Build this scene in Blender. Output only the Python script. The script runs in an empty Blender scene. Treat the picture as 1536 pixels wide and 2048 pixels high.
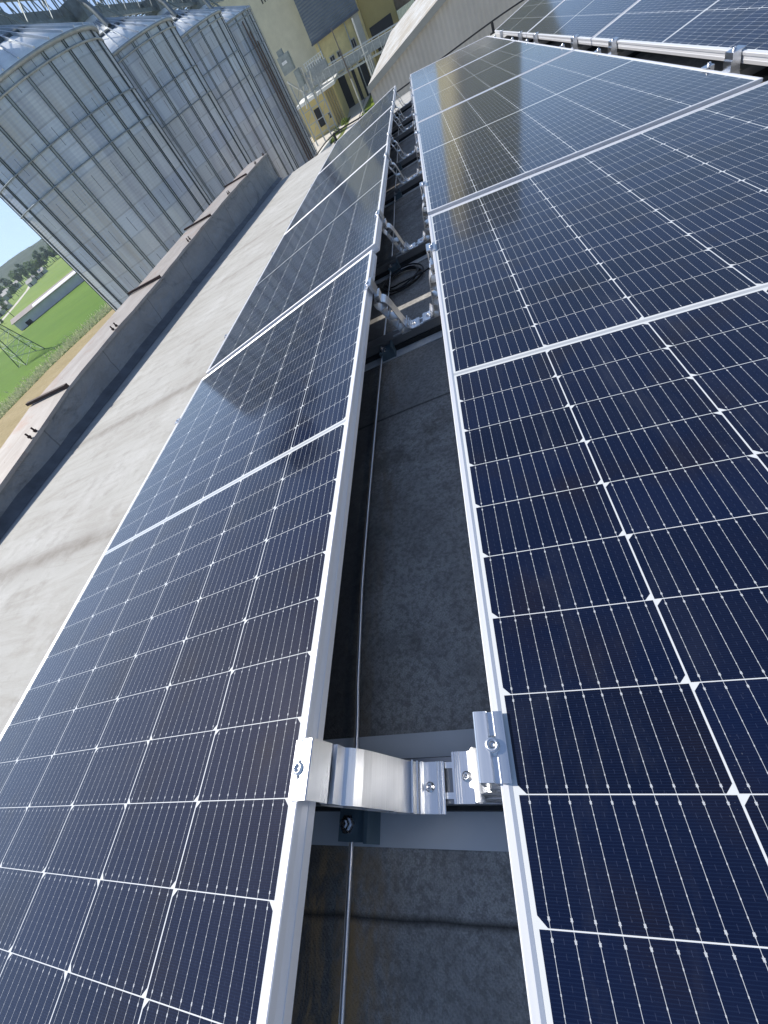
import bpy, math, random
from mathutils import Matrix, Vector

random.seed(7)
R = math.radians
SC = bpy.context.scene
COL = SC.collection

# ------------------------------------------------------------------ camera
# roof frame -> world (the roof falls 3.5 degrees away from the viewer and 1.2 degrees sideways)
ROOF = Matrix(((0.99979, 0.0, -0.02027, 0), (0.00122, 0.99817, 0.06042, 0), (0.02023, -0.06043, 0.99797, 0), (0, 0, 0, 1)))
cam_d = bpy.data.cameras.new("camera")
cam = bpy.data.objects.new("camera", cam_d)
COL.objects.link(cam)
cx = Vector((0.90287175, 0.00437895, -0.42988769))
cy = Vector((-0.25340662, -0.80234871, -0.54039027))
cz = Vector((-0.34728617, 0.59683949, -0.72330833))
cam.matrix_world = Matrix(((cx.x, -cy.x, -cz.x, 0.37243), (cx.y, -cy.y, -cz.y, -0.76528), (cx.z, -cy.z, -cz.z, 0.55180), (0, 0, 0, 1)))
cam_d.sensor_fit = 'HORIZONTAL'
cam_d.sensor_width = 36.0
cam_d.lens = 36.0 * 813.98 / 1536.0
cam_d.clip_start = 0.02
cam_d.clip_end = 6000
SC.camera = cam

# ------------------------------------------------------------------ sky and sun
sun_dir = (ROOF.to_3x3() @ Vector((-0.80, 0.20, 1.0))).normalized()
sun_el = math.asin(sun_dir.z)
sun_az = math.atan2(sun_dir.x, sun_dir.y)
W = bpy.data.worlds.new("World")
SC.world = W
W.use_nodes = True
nt = W.node_tree
bg = nt.nodes['Background']
sky = nt.nodes.new('ShaderNodeTexSky')
sky.sky_type = 'NISHITA'
sky.sun_disc = False
sky.sun_elevation = sun_el
sky.sun_rotation = sun_az
sky.altitude = 200
sky.air_density = 1.0
sky.dust_density = 0.7
sky.ozone_density = 1.2
tc = nt.nodes.new('ShaderNodeTexCoord')
ad = nt.nodes.new('ShaderNodeVectorMath'); ad.operation = 'ADD'; ad.inputs[1].default_value = (0, 0, 0.22)
nm = nt.nodes.new('ShaderNodeVectorMath'); nm.operation = 'NORMALIZE'
nt.links.new(tc.outputs['Generated'], ad.inputs[0])
nt.links.new(ad.outputs[0], nm.inputs[0])
nt.links.new(nm.outputs[0], sky.inputs[0])
nt.links.new(sky.outputs[0], bg.inputs[0])
bg.inputs[1].default_value = 0.14

sl = bpy.data.lights.new("sun", 'SUN')
sl.energy = 4.6
sl.angle = R(0.53)
sl.color = (1.0, 0.95, 0.87)
so = bpy.data.objects.new("sun", sl)
COL.objects.link(so)
so.rotation_euler = sun_dir.to_track_quat('Z', 'Y').to_euler()

SC.view_settings.view_transform = 'Standard'
SC.view_settings.look = 'None'
SC.view_settings.exposure = 0.32
SC.view_settings.gamma = 1.0
SC.cycles.max_bounces = 8
SC.cycles.sample_clamp_indirect = 6.0

# ------------------------------------------------------------------ helpers: meshes
class MB:
    def __init__(self):
        self.v = []; self.f = []; self.mi = []; self.sm = []
    def add(self, vs, fs, mi=0, smooth=False):
        n = len(self.v)
        self.v += [tuple(p) for p in vs]
        for f in fs:
            self.f.append([i + n for i in f]); self.mi.append(mi); self.sm.append(smooth)
    def box(self, x0, x1, y0, y1, z0, z1, mi=0, m=None):
        vs = [(x0, y0, z0), (x1, y0, z0), (x1, y1, z0), (x0, y1, z0), (x0, y0, z1), (x1, y0, z1), (x1, y1, z1), (x0, y1, z1)]
        if m is not None: vs = [m @ Vector(p) for p in vs]
        self.add(vs, [(3, 2, 1, 0), (4, 5, 6, 7), (0, 1, 5, 4), (1, 2, 6, 5), (2, 3, 7, 6), (3, 0, 4, 7)], mi)
    def prism(self, poly, y0, y1, mi=0, m=None):       # poly in x,z extruded along y
        n = len(poly)
        vs = [(p[0], y0, p[1]) for p in poly] + [(p[0], y1, p[1]) for p in poly]
        if m is not None: vs = [m @ Vector(p) for p in vs]
        fs = [list(range(n)), list(range(2 * n - 1, n - 1, -1))]
        for i in range(n):
            j = (i + 1) % n
            fs.append((i, i + n, j + n, j))
        self.add(vs, fs, mi)
    def strip(self, pts, th, y0, y1, mi=0):            # polyline in x,z thickened by th, extruded along y
        up = []; lo = []
        for i, p in enumerate(pts):
            a = Vector(pts[max(i - 1, 0)]); b = Vector(pts[min(i + 1, len(pts) - 1)])
            d = (b - a).normalized(); n = Vector((-d.y, d.x)) * th * .5
            up.append((p[0] + n.x, p[1] + n.y)); lo.append((p[0] - n.x, p[1] - n.y))
        k = len(pts)
        vs = []
        for y in (y0, y1):
            vs += [(p[0], y, p[1]) for p in up] + [(p[0], y, p[1]) for p in lo]
        fs = []
        for i in range(k - 1):
            fs += [(i, i + 1, k + i + 1, k + i), (2 * k + i, 3 * k + i, 3 * k + i + 1, 2 * k + i + 1),
                   (i, 2 * k + i, 2 * k + i + 1, i + 1), (k + i, k + i + 1, 3 * k + i + 1, 3 * k + i)]
        fs += [(0, k, 3 * k, 2 * k), (k - 1, 3 * k - 1, 4 * k - 1, 2 * k - 1)]
        self.add(vs, fs, mi)
    def tube(self, pts, r, n=8, mi=0, cap=True, smooth=True):
        pts = [Vector(p) for p in pts]
        vs = []; fs = []
        prev = None
        for i, p in enumerate(pts):
            d = (pts[min(i + 1, len(pts) - 1)] - pts[max(i - 1, 0)]).normalized()
            if prev is None:
                a = d.orthogonal().normalized()
            else:
                a = (prev - d * prev.dot(d)).normalized()
            prev = a
            b = d.cross(a)
            rr = r[i] if isinstance(r, (list, tuple)) else r
            for k in range(n):
                t = 2 * math.pi * k / n
                vs.append(p + (a * math.cos(t) + b * math.sin(t)) * rr)
        for i in range(len(pts) - 1):
            for k in range(n):
                k2 = (k + 1) % n
                fs.append((i * n + k, i * n + k2, (i + 1) * n + k2, (i + 1) * n + k))
        self.add(vs, fs, mi, smooth)
        if cap:
            m = len(pts) - 1
            self.add(vs[:n], [list(range(n - 1, -1, -1))], mi)
            self.add(vs[m * n:], [list(range(n))], mi)
    def bar(self, a, b, w, mi=0, h=None):              # square bar from a to b
        a = Vector(a); b = Vector(b); d = (b - a)
        L = d.length
        q = d.to_track_quat('Z', 'Y').to_matrix().to_4x4()
        m = Matrix.Translation(a) @ q
        h = w if h is None else h
        self.box(-w / 2, w / 2, -h / 2, h / 2, 0, L, mi, m)
    def lathe(self, prof, n=48, mi=0, smooth=True, a0=0, a1=2 * math.pi):
        full = abs(a1 - a0 - 2 * math.pi) < 1e-6
        cols = n if full else n + 1
        vs = []; fs = []
        for r, z in prof:
            for k in range(cols):
                t = a0 + (a1 - a0) * k / n
                vs.append((r * math.cos(t), r * math.sin(t), z))
        for i in range(len(prof) - 1):
            for k in range(n):
                k2 = (k + 1) % cols
                fs.append((i * cols + k, i * cols + k2, (i + 1) * cols + k2, (i + 1) * cols + k))
        self.add(vs, fs, mi, smooth)
    def build(self, name, mats, parent=None, mw=None):
        me = bpy.data.meshes.new(name)
        me.from_pydata(self.v, [], self.f)
        if not isinstance(mats, (list, tuple)): mats = [mats]
        for m in mats: me.materials.append(m)
        me.polygons.foreach_set('material_index', self.mi)
        me.polygons.foreach_set('use_smooth', self.sm)
        me.update()
        o = bpy.data.objects.new(name, me)
        COL.objects.link(o)
        if parent is not None: o.parent = parent
        if mw is not None: o.matrix_world = mw
        return o

def tag(o, label=None, cat=None, group=None, kind=None):
    if label: o['label'] = label
    if cat: o['category'] = cat
    if group: o['group'] = group
    if kind: o['kind'] = kind
    return o

def thing(name, label, cat, mw=None, group=None):
    o = bpy.data.objects.new(name, None)
    COL.objects.link(o)
    o.empty_display_size = .1
    if mw is not None: o.matrix_world = mw
    return tag(o, label, cat, group)

def dup(root, mw, label, group=None):
    c = root.copy(); COL.objects.link(c)
    c.matrix_world = mw
    c['label'] = label
    if group: c['group'] = group
    for ch in list(root.children):
        d = ch.copy(); COL.objects.link(d); d.parent = c
        for g in list(ch.children):
            e = g.copy(); COL.objects.link(e); e.parent = d
    return c

def T(x, y, z): return Matrix.Translation((x, y, z))
def rT(x, y, z, ry=0.0, rz=0.0):                      # a place on the roof frame
    return ROOF @ Matrix.Translation((x, y, z)) @ Matrix.Rotation(rz, 4, 'Z') @ Matrix.Rotation(ry, 4, 'Y')

# ------------------------------------------------------------------ helpers: materials
class N:
    """tiny expression builder on shader nodes"""
    def __init__(self, name, rough=.6, metal=0.0, spec=.5):
        self.m = bpy.data.materials.new(name)
        self.m.use_nodes = True
        self.t = self.m.node_tree
        self.b = self.t.nodes['Principled BSDF']
        self.b.inputs['Roughness'].default_value = rough
        self.b.inputs['Metallic'].default_value = metal
        self.b.inputs['Specular IOR Level'].default_value = spec
        self._co = None
    def set(self, s, v):
        inp = self.b.inputs[s]
        if isinstance(v, bpy.types.NodeSocket): self.t.links.new(v, inp)
        else:
            if isinstance(v, (tuple, list)) and len(v) == 3: v = (*v, 1)
            inp.default_value = v
        return self
    def node(self, k, **kw):
        n = self.t.nodes.new(k)
        for a, b in kw.items(): setattr(n, a, b)
        return n
    def co(self):
        if self._co is None: self._co = self.node('ShaderNodeTexCoord').outputs['Object']
        return self._co
    def link(self, a, inp):
        if isinstance(a, bpy.types.NodeSocket): self.t.links.new(a, inp)
        else: inp.default_value = a
    def mth(self, op, a, b=0.0, c=None):
        n = self.node('ShaderNodeMath', operation=op)
        self.link(a, n.inputs[0]); self.link(b, n.inputs[1])
        if c is not None: self.link(c, n.inputs[2])
        return n.outputs[0]
    def xyz(self, v=None):
        n = self.node('ShaderNodeSeparateXYZ'); self.link(v or self.co(), n.inputs[0]); return n.outputs
    def vec(self, x, y, z=0.0):
        n = self.node('ShaderNodeCombineXYZ')
        for i, s in enumerate((x, y, z)): self.link(s, n.inputs[i])
        return n.outputs[0]
    def scale(self, s, v=None):
        n = self.node('ShaderNodeMapping'); self.link(v or self.co(), n.inputs[0]); n.inputs['Scale'].default_value = s
        return n.outputs[0]
    def noise(self, scale=5, detail=4, rough=.55, v=None, dist=0):
        n = self.node('ShaderNodeTexNoise'); self.link(v or self.co(), n.inputs['Vector'])
        n.inputs['Scale'].default_value = scale; n.inputs['Detail'].default_value = detail
        n.inputs['Roughness'].default_value = rough; n.inputs['Distortion'].default_value = dist
        return n.outputs[0]
    def white(self, v):
        n = self.node('ShaderNodeTexWhiteNoise'); self.link(v, n.inputs['Vector']); return n.outputs['Value']
    def ramp(self, f, stops):
        n = self.node('ShaderNodeValToRGB'); self.link(f, n.inputs[0])
        e = n.color_ramp.elements
        while len(e) < len(stops): e.new(.5)
        for i, (p, c) in enumerate(stops):
            e[i].position = p
            e[i].color = (c, c, c, 1) if not isinstance(c, (tuple, list)) else (*c, 1)
        return n.outputs[0]
    def mix(self, f, a, b, mode='MIX'):
        n = self.node('ShaderNodeMix', data_type='RGBA', blend_type=mode)
        self.link(f, n.inputs[0])
        for s, i in ((a, 6), (b, 7)):
            if isinstance(s, (tuple, list)): s = (*s, 1)
            self.link(s, n.inputs[i])
        return n.outputs[2]
    def bump(self, h, strength=.3, dist=.01):
        n = self.node('ShaderNodeBump'); n.inputs['Strength'].default_value = strength
        n.inputs['Distance'].default_value = dist
        self.link(h, n.inputs['Height'])
        self.t.links.new(n.outputs[0], self.b.inputs['Normal'])
        return self

def plain(name, col, rough=.6, metal=0.0, var=.12, scale=6, bump=0):
    n = N(name, rough, metal)
    f = n.noise(scale, 5, .6)
    lo = tuple(c * (1 - var) for c in col); hi = tuple(min(1, c * (1 + var)) for c in col)
    n.set('Base Color', n.mix(n.ramp(f, [(.3, 0.0), (.7, 1.0)]), lo, hi))
    if bump: n.bump(f, bump, .02)
    return n.m

# --- solar cells: everything in the module's own plane
LP, WP = 2.279, 1.134
def mat_cells():
    n = N('solar_cells', .07, 0.0, .5)
    X, Y, Z = n.xyz()
    m = n.mth
    PX, PY, M0, YM = .184, .0927, .0155, .0090
    u = m('DIVIDE', m('SUBTRACT', X, M0), PX)
    col = m('FLOOR', u); fu = m('MULTIPLY', m('FRACT', u), PX)
    a = m('SUBTRACT', m('ABSOLUTE', Y), YM)
    v = m('DIVIDE', a, PY)
    row = m('FLOOR', v); fv = m('MULTIPLY', m('FRACT', v), PY)
    ins = m('MULTIPLY', m('MULTIPLY', m('GREATER_THAN', u, 0.0), m('LESS_THAN', u, 6.0)),
            m('MULTIPLY', m('GREATER_THAN', a, 0.0), m('LESS_THAN', v, 12.0)))
    dx = m('SUBTRACT', PX / 2, m('ABSOLUTE', m('SUBTRACT', fu, PX / 2)))
    dy = m('SUBTRACT', PY / 2, m('ABSOLUTE', m('SUBTRACT', fv, PY / 2)))
    cell = m('MULTIPLY', m('GREATER_THAN', dx, .00100), m('GREATER_THAN', dy, .00050))
    odd = m('MODULO', m('ADD', col, 10.0), 2.0)
    dch = m('ADD', m('MULTIPLY', odd, fv), m('MULTIPLY', m('SUBTRACT', 1.0, odd), m('SUBTRACT', PY, fv)))
    cell = m('MULTIPLY', cell, m('GREATER_THAN', m('ADD', dx, dch), .0088))
    cell = m('MULTIPLY', cell, ins)
    # ten busbars a cell, with solder dots
    bu = m('DIVIDE', m('SUBTRACT', fu, .001), .0182)
    db = m('MULTIPLY', m('ABSOLUTE', m('SUBTRACT', m('FRACT', bu), .5)), .0182)
    dot = m('LESS_THAN', m('ABSOLUTE', m('SUBTRACT', m('FRACT', m('DIVIDE', fv, .0103)), .5)), .07)
    endd = m('MULTIPLY', m('LESS_THAN', m('ABSOLUTE', m('SUBTRACT', dy, .0065)), .0012), 1.0)
    wid = m('ADD', .00022, m('ADD', m('MULTIPLY', dot, .00022), m('MULTIPLY', endd, .00065)))
    bus = m('MULTIPLY', m('LESS_THAN', db, wid), cell)
    # cell colour: dark blue, each string a touch different, fine printed fingers
    cid = n.vec(col, m('MULTIPLY', row, m('SIGN', Y)), m('MULTIPLY', m('SIGN', Y), 3.0))
    info = n.node('ShaderNodeObjectInfo')
    wn = n.white(n.vec(m('ADD', col, m('MULTIPLY', info.outputs['Random'], 91.0)), m('MULTIPLY', row, m('SIGN', Y)), 0.0))
    blot = n.noise(7, 3, .5)
    c = n.mix(n.ramp(wn, [(0, 0.0), (1, 1.0)]), (.0010, .0032, .0165), (.0026, .0064, .0280))
    c = n.mix(n.ramp(blot, [(.52, 0.0), (.74, .75)]), c, (.0058, .0036, .0075))
    fing = m('GREATER_THAN', m('FRACT', m('DIVIDE', Y, .0023)), .72)
    c = n.mix(m('MULTIPLY', fing, .30), c, (.012, .024, .062))
    dash = m('MULTIPLY', m('LESS_THAN', m('ABSOLUTE', m('SUBTRACT', m('FRACT', m('ADD', bu, .5)), .5)), .012),
             m('GREATER_THAN', m('FRACT', m('DIVIDE', fv, .0085)), .55))
    c = n.mix(m('MULTIPLY', dash, .35), c, (.05, .065, .12))
    c = n.mix(bus, c, (.44, .46, .48))
    midl = m('LESS_THAN', m('ABSOLUTE', Y), .0042)
    base = n.mix(cell, n.mix(m('MULTIPLY', midl, .75), (.58, .60, .61), (.30, .32, .35)), c)
    # dust and small specks lying on the glass
    spk = n.ramp(n.noise(420, 1, .4), [(.745, 0.0), (.77, .7)])
    spk2 = m('MULTIPLY', spk, n.ramp(n.noise(3.5, 3), [(.48, 0.0), (.66, .6)]))
    base = n.mix(spk2, base, (.20, .215, .24))
    base = n.mix(m('MULTIPLY', n.ramp(n.noise(14, 6, .65), [(.35, 0.0), (.8, 1.0)]), .008), base, (.5, .5, .5))
    smear = n.ramp(n.noise(1.0, 6, .7, n.scale((5.0, 1.4, 1)), 1.6), [(.55, 0.0), (.78, .030)])
    base = n.mix(smear, base, (.45, .46, .46))
    n.set('Base Color', base)
    n.set('Roughness', m('ADD', m('ADD', .068, m('MULTIPLY', smear, 2.0)), m('MULTIPLY', n.noise(22, 5, .6), .08)))
    n.b.inputs['IOR'].default_value = 1.38
    n.b.inputs['Sheen Weight'].default_value = .16
    n.b.inputs['Sheen Roughness'].default_value = .35
    n.b.inputs['Sheen Tint'].default_value = (.86, .92, .90, 1)
    return n.m

def mat_alu(name, base=.80, rough=.32, metal=1.0, streak=(3, 260, 260), amt=.12, tint=(1, 1, 1.02)):
    n = N(name, rough, metal)
    f = n.noise(1.0, 3, .6, n.scale(streak))
    lo = tuple(base * (1 - amt) * t for t in tint); hi = tuple(min(1, base * (1 + amt * .6) * t) for t in tint)
    n.set('Base Color', n.mix(f, lo, hi))
    n.set('Roughness', n.mth('ADD', rough - .08, n.mth('MULTIPLY', f, .2)))
    n.bump(f, .06, .001)
    return n.m

def mat_roof():
    n = N('roof_bitumen', .85, 0, .35)
    m = n.mth
    X, Y, Z = n.xyz()
    warp = m('MULTIPLY', m('SUBTRACT', n.noise(1.3, 4, .6), .5), .05)
    yy = m('ADD', m('ADD', Y, m('MULTIPLY', X, -.03)), warp)
    fr = m('FRACT', m('DIVIDE', m('SUBTRACT', yy, -.275), 1.21))
    d = m('MULTIPLY', m('ABSOLUTE', m('SUBTRACT', fr, .5)), 1.21)      # distance from the sheet lap
    sidx = m('FLOOR', m('DIVIDE', m('SUBTRACT', yy, -.275), 1.21))
    lap = n.ramp(d, [(0.0, 1.0), (.022, .85), (.07, .25), (.16, 0.0)])
    edge = n.ramp(d, [(0.0, 1.0), (.0025, 1.0), (.005, 0.0)])
    big = n.noise(1.1, 6, .62)
    st = n.noise(1.0, 7, .75, n.scale((1.6, 9.0, 5)), 1.0)
    gr = n.noise(420, 2, .7)
    c = n.mix(n.ramp(big, [(.30, 0.0), (.70, 1.0)]), (.395, .39, .365), (.48, .48, .46))
    c = n.mix(n.ramp(st, [(.44, 0.0), (.66, .5)]), c, (.28, .255, .22))
    c = n.mix(n.ramp(n.noise(1.7, 5, .7), [(.50, 0.0), (.66, .6)]), c, (.53, .53, .515))
    c = n.mix(n.ramp(n.noise(7.0, 6, .75), [(.52, 0.0), (.66, .35)]), c, (.22, .205, .18))
    c = n.mix(m('MULTIPLY', m('MULTIPLY', lap, m('ADD', m('MULTIPLY', n.white(n.vec(sidx, 3.0, 7.0)), .45), m('MULTIPLY', m('LESS_THAN', m('ABSOLUTE', m('SUBTRACT', sidx, .5)), .75), .55))), m('ADD', .15, n.ramp(n.noise(4.0, 5, .7), [(.30, .2), (.62, 1.0)]))), c, (.15, .125, .10))
    c = n.mix(m('MULTIPLY', n.ramp(gr, [(.3, 0.0), (.72, 1.0)]), .22), c, (.16, .15, .135))
    # strip between and under the modules: same weathered bitumen, mottled darker, weave showing
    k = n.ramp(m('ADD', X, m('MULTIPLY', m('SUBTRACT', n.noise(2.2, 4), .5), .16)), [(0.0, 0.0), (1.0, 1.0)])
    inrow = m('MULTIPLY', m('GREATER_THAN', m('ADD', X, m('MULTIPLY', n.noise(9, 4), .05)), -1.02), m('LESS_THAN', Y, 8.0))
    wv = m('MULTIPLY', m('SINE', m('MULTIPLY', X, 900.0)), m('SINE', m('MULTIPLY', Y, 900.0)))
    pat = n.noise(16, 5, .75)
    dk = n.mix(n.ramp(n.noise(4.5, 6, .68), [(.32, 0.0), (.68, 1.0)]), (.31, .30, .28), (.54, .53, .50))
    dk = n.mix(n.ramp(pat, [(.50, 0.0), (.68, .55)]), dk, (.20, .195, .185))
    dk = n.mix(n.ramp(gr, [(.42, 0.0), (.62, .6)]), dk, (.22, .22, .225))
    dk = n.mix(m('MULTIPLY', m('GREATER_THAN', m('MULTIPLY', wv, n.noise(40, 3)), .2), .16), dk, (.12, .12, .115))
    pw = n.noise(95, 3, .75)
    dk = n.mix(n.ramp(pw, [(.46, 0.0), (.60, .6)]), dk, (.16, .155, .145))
    # ragged damp stain plus painted contact shade under module edge; brown runs beside wire
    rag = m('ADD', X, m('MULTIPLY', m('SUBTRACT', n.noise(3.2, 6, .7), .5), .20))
    stain_shade_core = n.ramp(rag, [(0.0, 1.0), (.012, .25), (.03, 0.0)])
    stain_shade = n.ramp(m('MULTIPLY', m('ADD', rag, .12), 5.0), [(.12, .80), (.62, 0.0)])
    dk = n.mix(stain_shade, dk, (.045, .043, .040))
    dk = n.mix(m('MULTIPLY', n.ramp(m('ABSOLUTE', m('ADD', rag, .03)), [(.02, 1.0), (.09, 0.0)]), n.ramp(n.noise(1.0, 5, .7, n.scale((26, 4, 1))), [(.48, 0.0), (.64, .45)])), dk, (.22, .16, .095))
    near = n.ramp(m('ABSOLUTE', m('ADD', Y, .92)), [(.06, 1.0), (.20, 0.0)])
    nearx = n.ramp(m('ABSOLUTE', m('ADD', X, .075)), [(.03, 1.0), (.12, 0.0)])
    dk = n.mix(m('MULTIPLY', m('MULTIPLY', near, nearx), n.ramp(n.noise(1.0, 6, .75, n.scale((30, 9, 1)), .6), [(.42, 0.0), (.60, 1.0)])), dk, (.36, .24, .12))
    dk = n.mix(n.ramp(n.noise(2.6, 6, .72), [(.54, 0.0), (.64, .65)]), dk, (.13, .12, .105))
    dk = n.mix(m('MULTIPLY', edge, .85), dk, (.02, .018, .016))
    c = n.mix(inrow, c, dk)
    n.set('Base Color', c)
    h = m('ADD', m('MULTIPLY', gr, .35), m('ADD', m('MULTIPLY', st, .6), m('MULTIPLY', lap, -.5)))
    h = m('ADD', h, m('MULTIPLY', wv, .05))
    n.bump(h, .55, .006)
    return n.m

def mat_silo():
    n = N('corrugated_galvanised_steel', .42, .35, .5)
    m = n.mth
    X, Y, Z = n.xyz()
    ang = m('ARCTAN2', Y, X)
    row = m('FLOOR', m('DIVIDE', Z, 1.12))
    ca = m('ADD', m('MULTIPLY', ang, 12 / 3.14159265), m('MULTIPLY', m('MODULO', m('ADD', row, 100.0), 2.0), .5))
    col = m('FLOOR', ca)
    wn = n.white(n.vec(col, row, 1.0))
    wn2 = n.white(n.vec(row, 4.0, 2.0))
    base = n.mix(wn, (.38, .44, .53), (.54, .60, .67))
    base = n.mix(m('MULTIPLY', wn2, .55), base, (.58, .575, .54))
    base = n.mix(n.ramp(n.noise(1.0, 5, .65, n.scale((1.2, 1.2, .12))), [(.45, 0.0), (.72, .55)]), base, (.21, .215, .29))
    base = n.mix(n.ramp(n.noise(1.0, 6, .7, n.scale((.7, .7, .05))), [(.52, 0.0), (.66, .55)]), base, (.42, .385, .33))
    fz = m('FRACT', m('DIVIDE', Z, 1.12))
    seam = m('MULTIPLY', m('LESS_THAN', m('ABSOLUTE', m('SUBTRACT', m('FRACT', ca), .5)), .012),
             m('LESS_THAN', m('ABSOLUTE', m('SUBTRACT', fz, .5)), .36))
    base = n.mix(m('MULTIPLY', seam, .75), base, (.05, .06, .07))
    lap = m('LESS_THAN', m('ABSOLUTE', m('SUBTRACT', fz, .03)), .03)
    base = n.mix(m('MULTIPLY', lap, .25), base, (.10, .11, .12))
    n.set('Base Color', base)
    n.set('Roughness', m('ADD', .40, m('MULTIPLY', n.noise(2, 4), .2)))
    cor = m('SINE', m('MULTIPLY', Z, 2 * math.pi / .14))
    n.bump(cor, .16, .012)
    return n.m

def mat_sheet(name, c1, c2, axis, pitch, rough=.5, metal=.0, depth=.02):
    n = N(name, rough, metal)
    s = n.xyz()[axis]
    w = n.mth('SINE', n.mth('MULTIPLY', s, 2 * math.pi / pitch))
    n.set('Base Color', n.mix(n.ramp(n.noise(.5, 6, .65), [(.3, 0.0), (.7, 1.0)]), c1, c2))
    n.bump(w, .8, depth)
    return n.m

def mat_field(name, c1, c2, c3, sx=(.02, .02, .02), fine=1.2):
    n = N(name, .9, 0, .2)
    a = n.noise(1.0, 5, .6, n.scale(sx))
    b = n.noise(fine, 3, .7)
    c = n.mix(n.ramp(a, [(.35, 0.0), (.65, 1.0)]), c1, c2)
    c = n.mix(n.ramp(b, [(.4, 0.0), (.75, .6)]), c, c3)
    n.set('Base Color', c)
    return n.m

def mat_leaf(name, c1, c2):
    n = N(name, .7, 0, .3)
    info = n.node('ShaderNodeNewGeometry')
    c = n.mix(info.outputs['Random Per Island'], c1, c2)
    n.set('Base Color', c)
    tr = n.node('ShaderNodeBsdfTranslucent'); n.t.links.new(c, tr.inputs[0])
    mx = n.node('ShaderNodeMixShader'); mx.inputs[0].default_value = .45
    n.t.links.new(n.b.outputs[0], mx.inputs[1]); n.t.links.new(tr.outputs[0], mx.inputs[2])
    n.t.links.new(mx.outputs[0], n.t.nodes['Material Output'].inputs[0])
    return n.m

M_CELL = mat_cells()
M_FRAME = mat_alu('anodised_frame', .80, .42, .45, (200, 2, 200), .05)
M_ALU = mat_alu('mill_finish_aluminium', .86, .37, 1.0, (420, 2.0, 420), .18, (.99, 1, 1.02))
M_ALUV = mat_alu('mill_finish_aluminium_clamp', .74, .28, 1.0, (240, 3, 240), .10, (.97, 1, 1.05))
M_STEEL = mat_alu('stainless_bolt', .72, .25, 1.0, (60, 60, 60), .15)
M_ROD = mat_alu('drawn_wire', .88, .34, 1.0, (80, 3, 80), .15)
M_DARK = plain('socket_black', (.01, .01, .011), .5)
M_RUB = plain('black_rubber', (.020, .021, .022), .7, 0, .3, 60, .2)
M_RAIL = mat_alu('weathered_rail', .30, .42, .9, (2, 200, 200), .15)
M_PAD = plain('white_membrane', (.62, .64, .65), .55, 0, .06, 9)
M_HOLD = plain('blue_grey_plastic', (.10, .15, .18), .5, 0, .15, 40)
M_CABLE = plain('black_cable', (.012, .012, .013), .45)
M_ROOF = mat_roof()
M_SILO = mat_silo()
M_SROOF = plain('galvanised_roof_sheet', (.84, .87, .90), .38, .0, .10, 1.2)
M_GALVD = plain('dark_galvanised_steel', (.19, .22, .23), .5, .6, .25, 3)
M_GALV = plain('galvanised_steel', (.34, .37, .38), .5, .5, .2, 3)
M_STIFF = plain('stiffener_steel', (.075, .095, .105), .5, .3, .2, 2)  # fins dark: shadow lines beside the hat posts put into the colour

# ------------------------------------------------------------------ the roof we stand over
RZ = -0.26
GZ = -14.0
X0, X1, Y0, Y1 = -3.30, 9.0, -6.0, 9.65
bld = thing('roof_building', 'long flat roofed building under the solar panels, pale weathered bitumen roof', 'building', T(0, 0, 0))
b = MB()
nx, ny = 2, 2
b.add([ROOF @ Vector(p) for p in ((X0, Y0, RZ), (X1, Y0, RZ), (X1, Y1, RZ), (X0, Y1, RZ))], [(0, 1, 2, 3)])
ro = MB(); ro.add([(X0, Y0, RZ), (X1, Y0, RZ), (X1, Y1, RZ), (X0, Y1, RZ), (X0, Y0, RZ - .18), (X1, Y0, RZ - .18), (X1, Y1, RZ - .18), (X0, Y1, RZ - .18)],
                 [(0, 1, 2, 3), (7, 6, 5, 4), (0, 4, 5, 1), (1, 5, 6, 2), (2, 6, 7, 3), (3, 7, 4, 0)])
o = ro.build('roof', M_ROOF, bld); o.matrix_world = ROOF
w = MB()
top = [ROOF @ Vector((x, y, RZ - .181)) for x, y in ((X0 + .1, Y0 + .1), (X1 - .1, Y0 + .1), (X1 - .1, Y1 - .1), (X0 + .1, Y1 - .1))]
bot = [Vector((p.x, p.y, GZ)) for p in top]
w.add(top + bot, [(0, 4, 5, 1), (1, 5, 6, 2), (2, 6, 7, 3), (3, 7, 4, 0)])
w.build('wall', plain('rendered_wall', (.36, .34, .30), .85, 0, .15, 1.0), bld)

# --- parapet along the left edge
prof = [(-2.0, -.22), (-.5, -.17), (1.2, -.085), (2.0, -.005), (4.04, .045), (6.07, .115), (8.28, .165), (9.95, .195)]
def ptop(y):
    for (a, za), (c, zc) in zip(prof, prof[1:]):
        if y <= c: return za + (zc - za) * (y - a) / (c - a)
    return prof[-1][1]
par = thing('parapet_wall', 'low grey membrane covered parapet wall with pale rusty sheet coping beside the silos', 'wall', ROOF)
PX0, PX1 = -3.24, -2.81
YE = 9.95
pm = MB()
ys = [-2.0 + i * (YE + 2.0) / 60 for i in range(61)]
vs = []; fs = []
random.seed(3)
bul = [[random.uniform(-.008, .008) for _ in range(6)] for _ in ys]
for i, y in enumerate(ys):
    zt = ptop(y) - .012
    for k in range(6):
        t = k / 5
        vs.append((PX1 + (bul[i][k] if 0 < k < 5 else 0) + .035 * max(0, .35 - t) ** 1 , y, RZ + .001 + (zt - RZ) * t))
for i in range(60):
    for k in range(5):
        fs.append((i * 6 + k, i * 6 + k + 1, (i + 1) * 6 + k + 1, (i + 1) * 6 + k))
pm.add(vs, fs, 0, True)
n0 = len(ys)
out = []
for i, y in enumerate(ys):
    out += [(PX0, y, ptop(y) + .016), (PX0, y, RZ - .7)]
pm.add(out, [(2 * i, 2 * i + 2, 2 * i + 3, 2 * i + 1) for i in range(60)], 0)
zt = ptop(YE)
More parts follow.
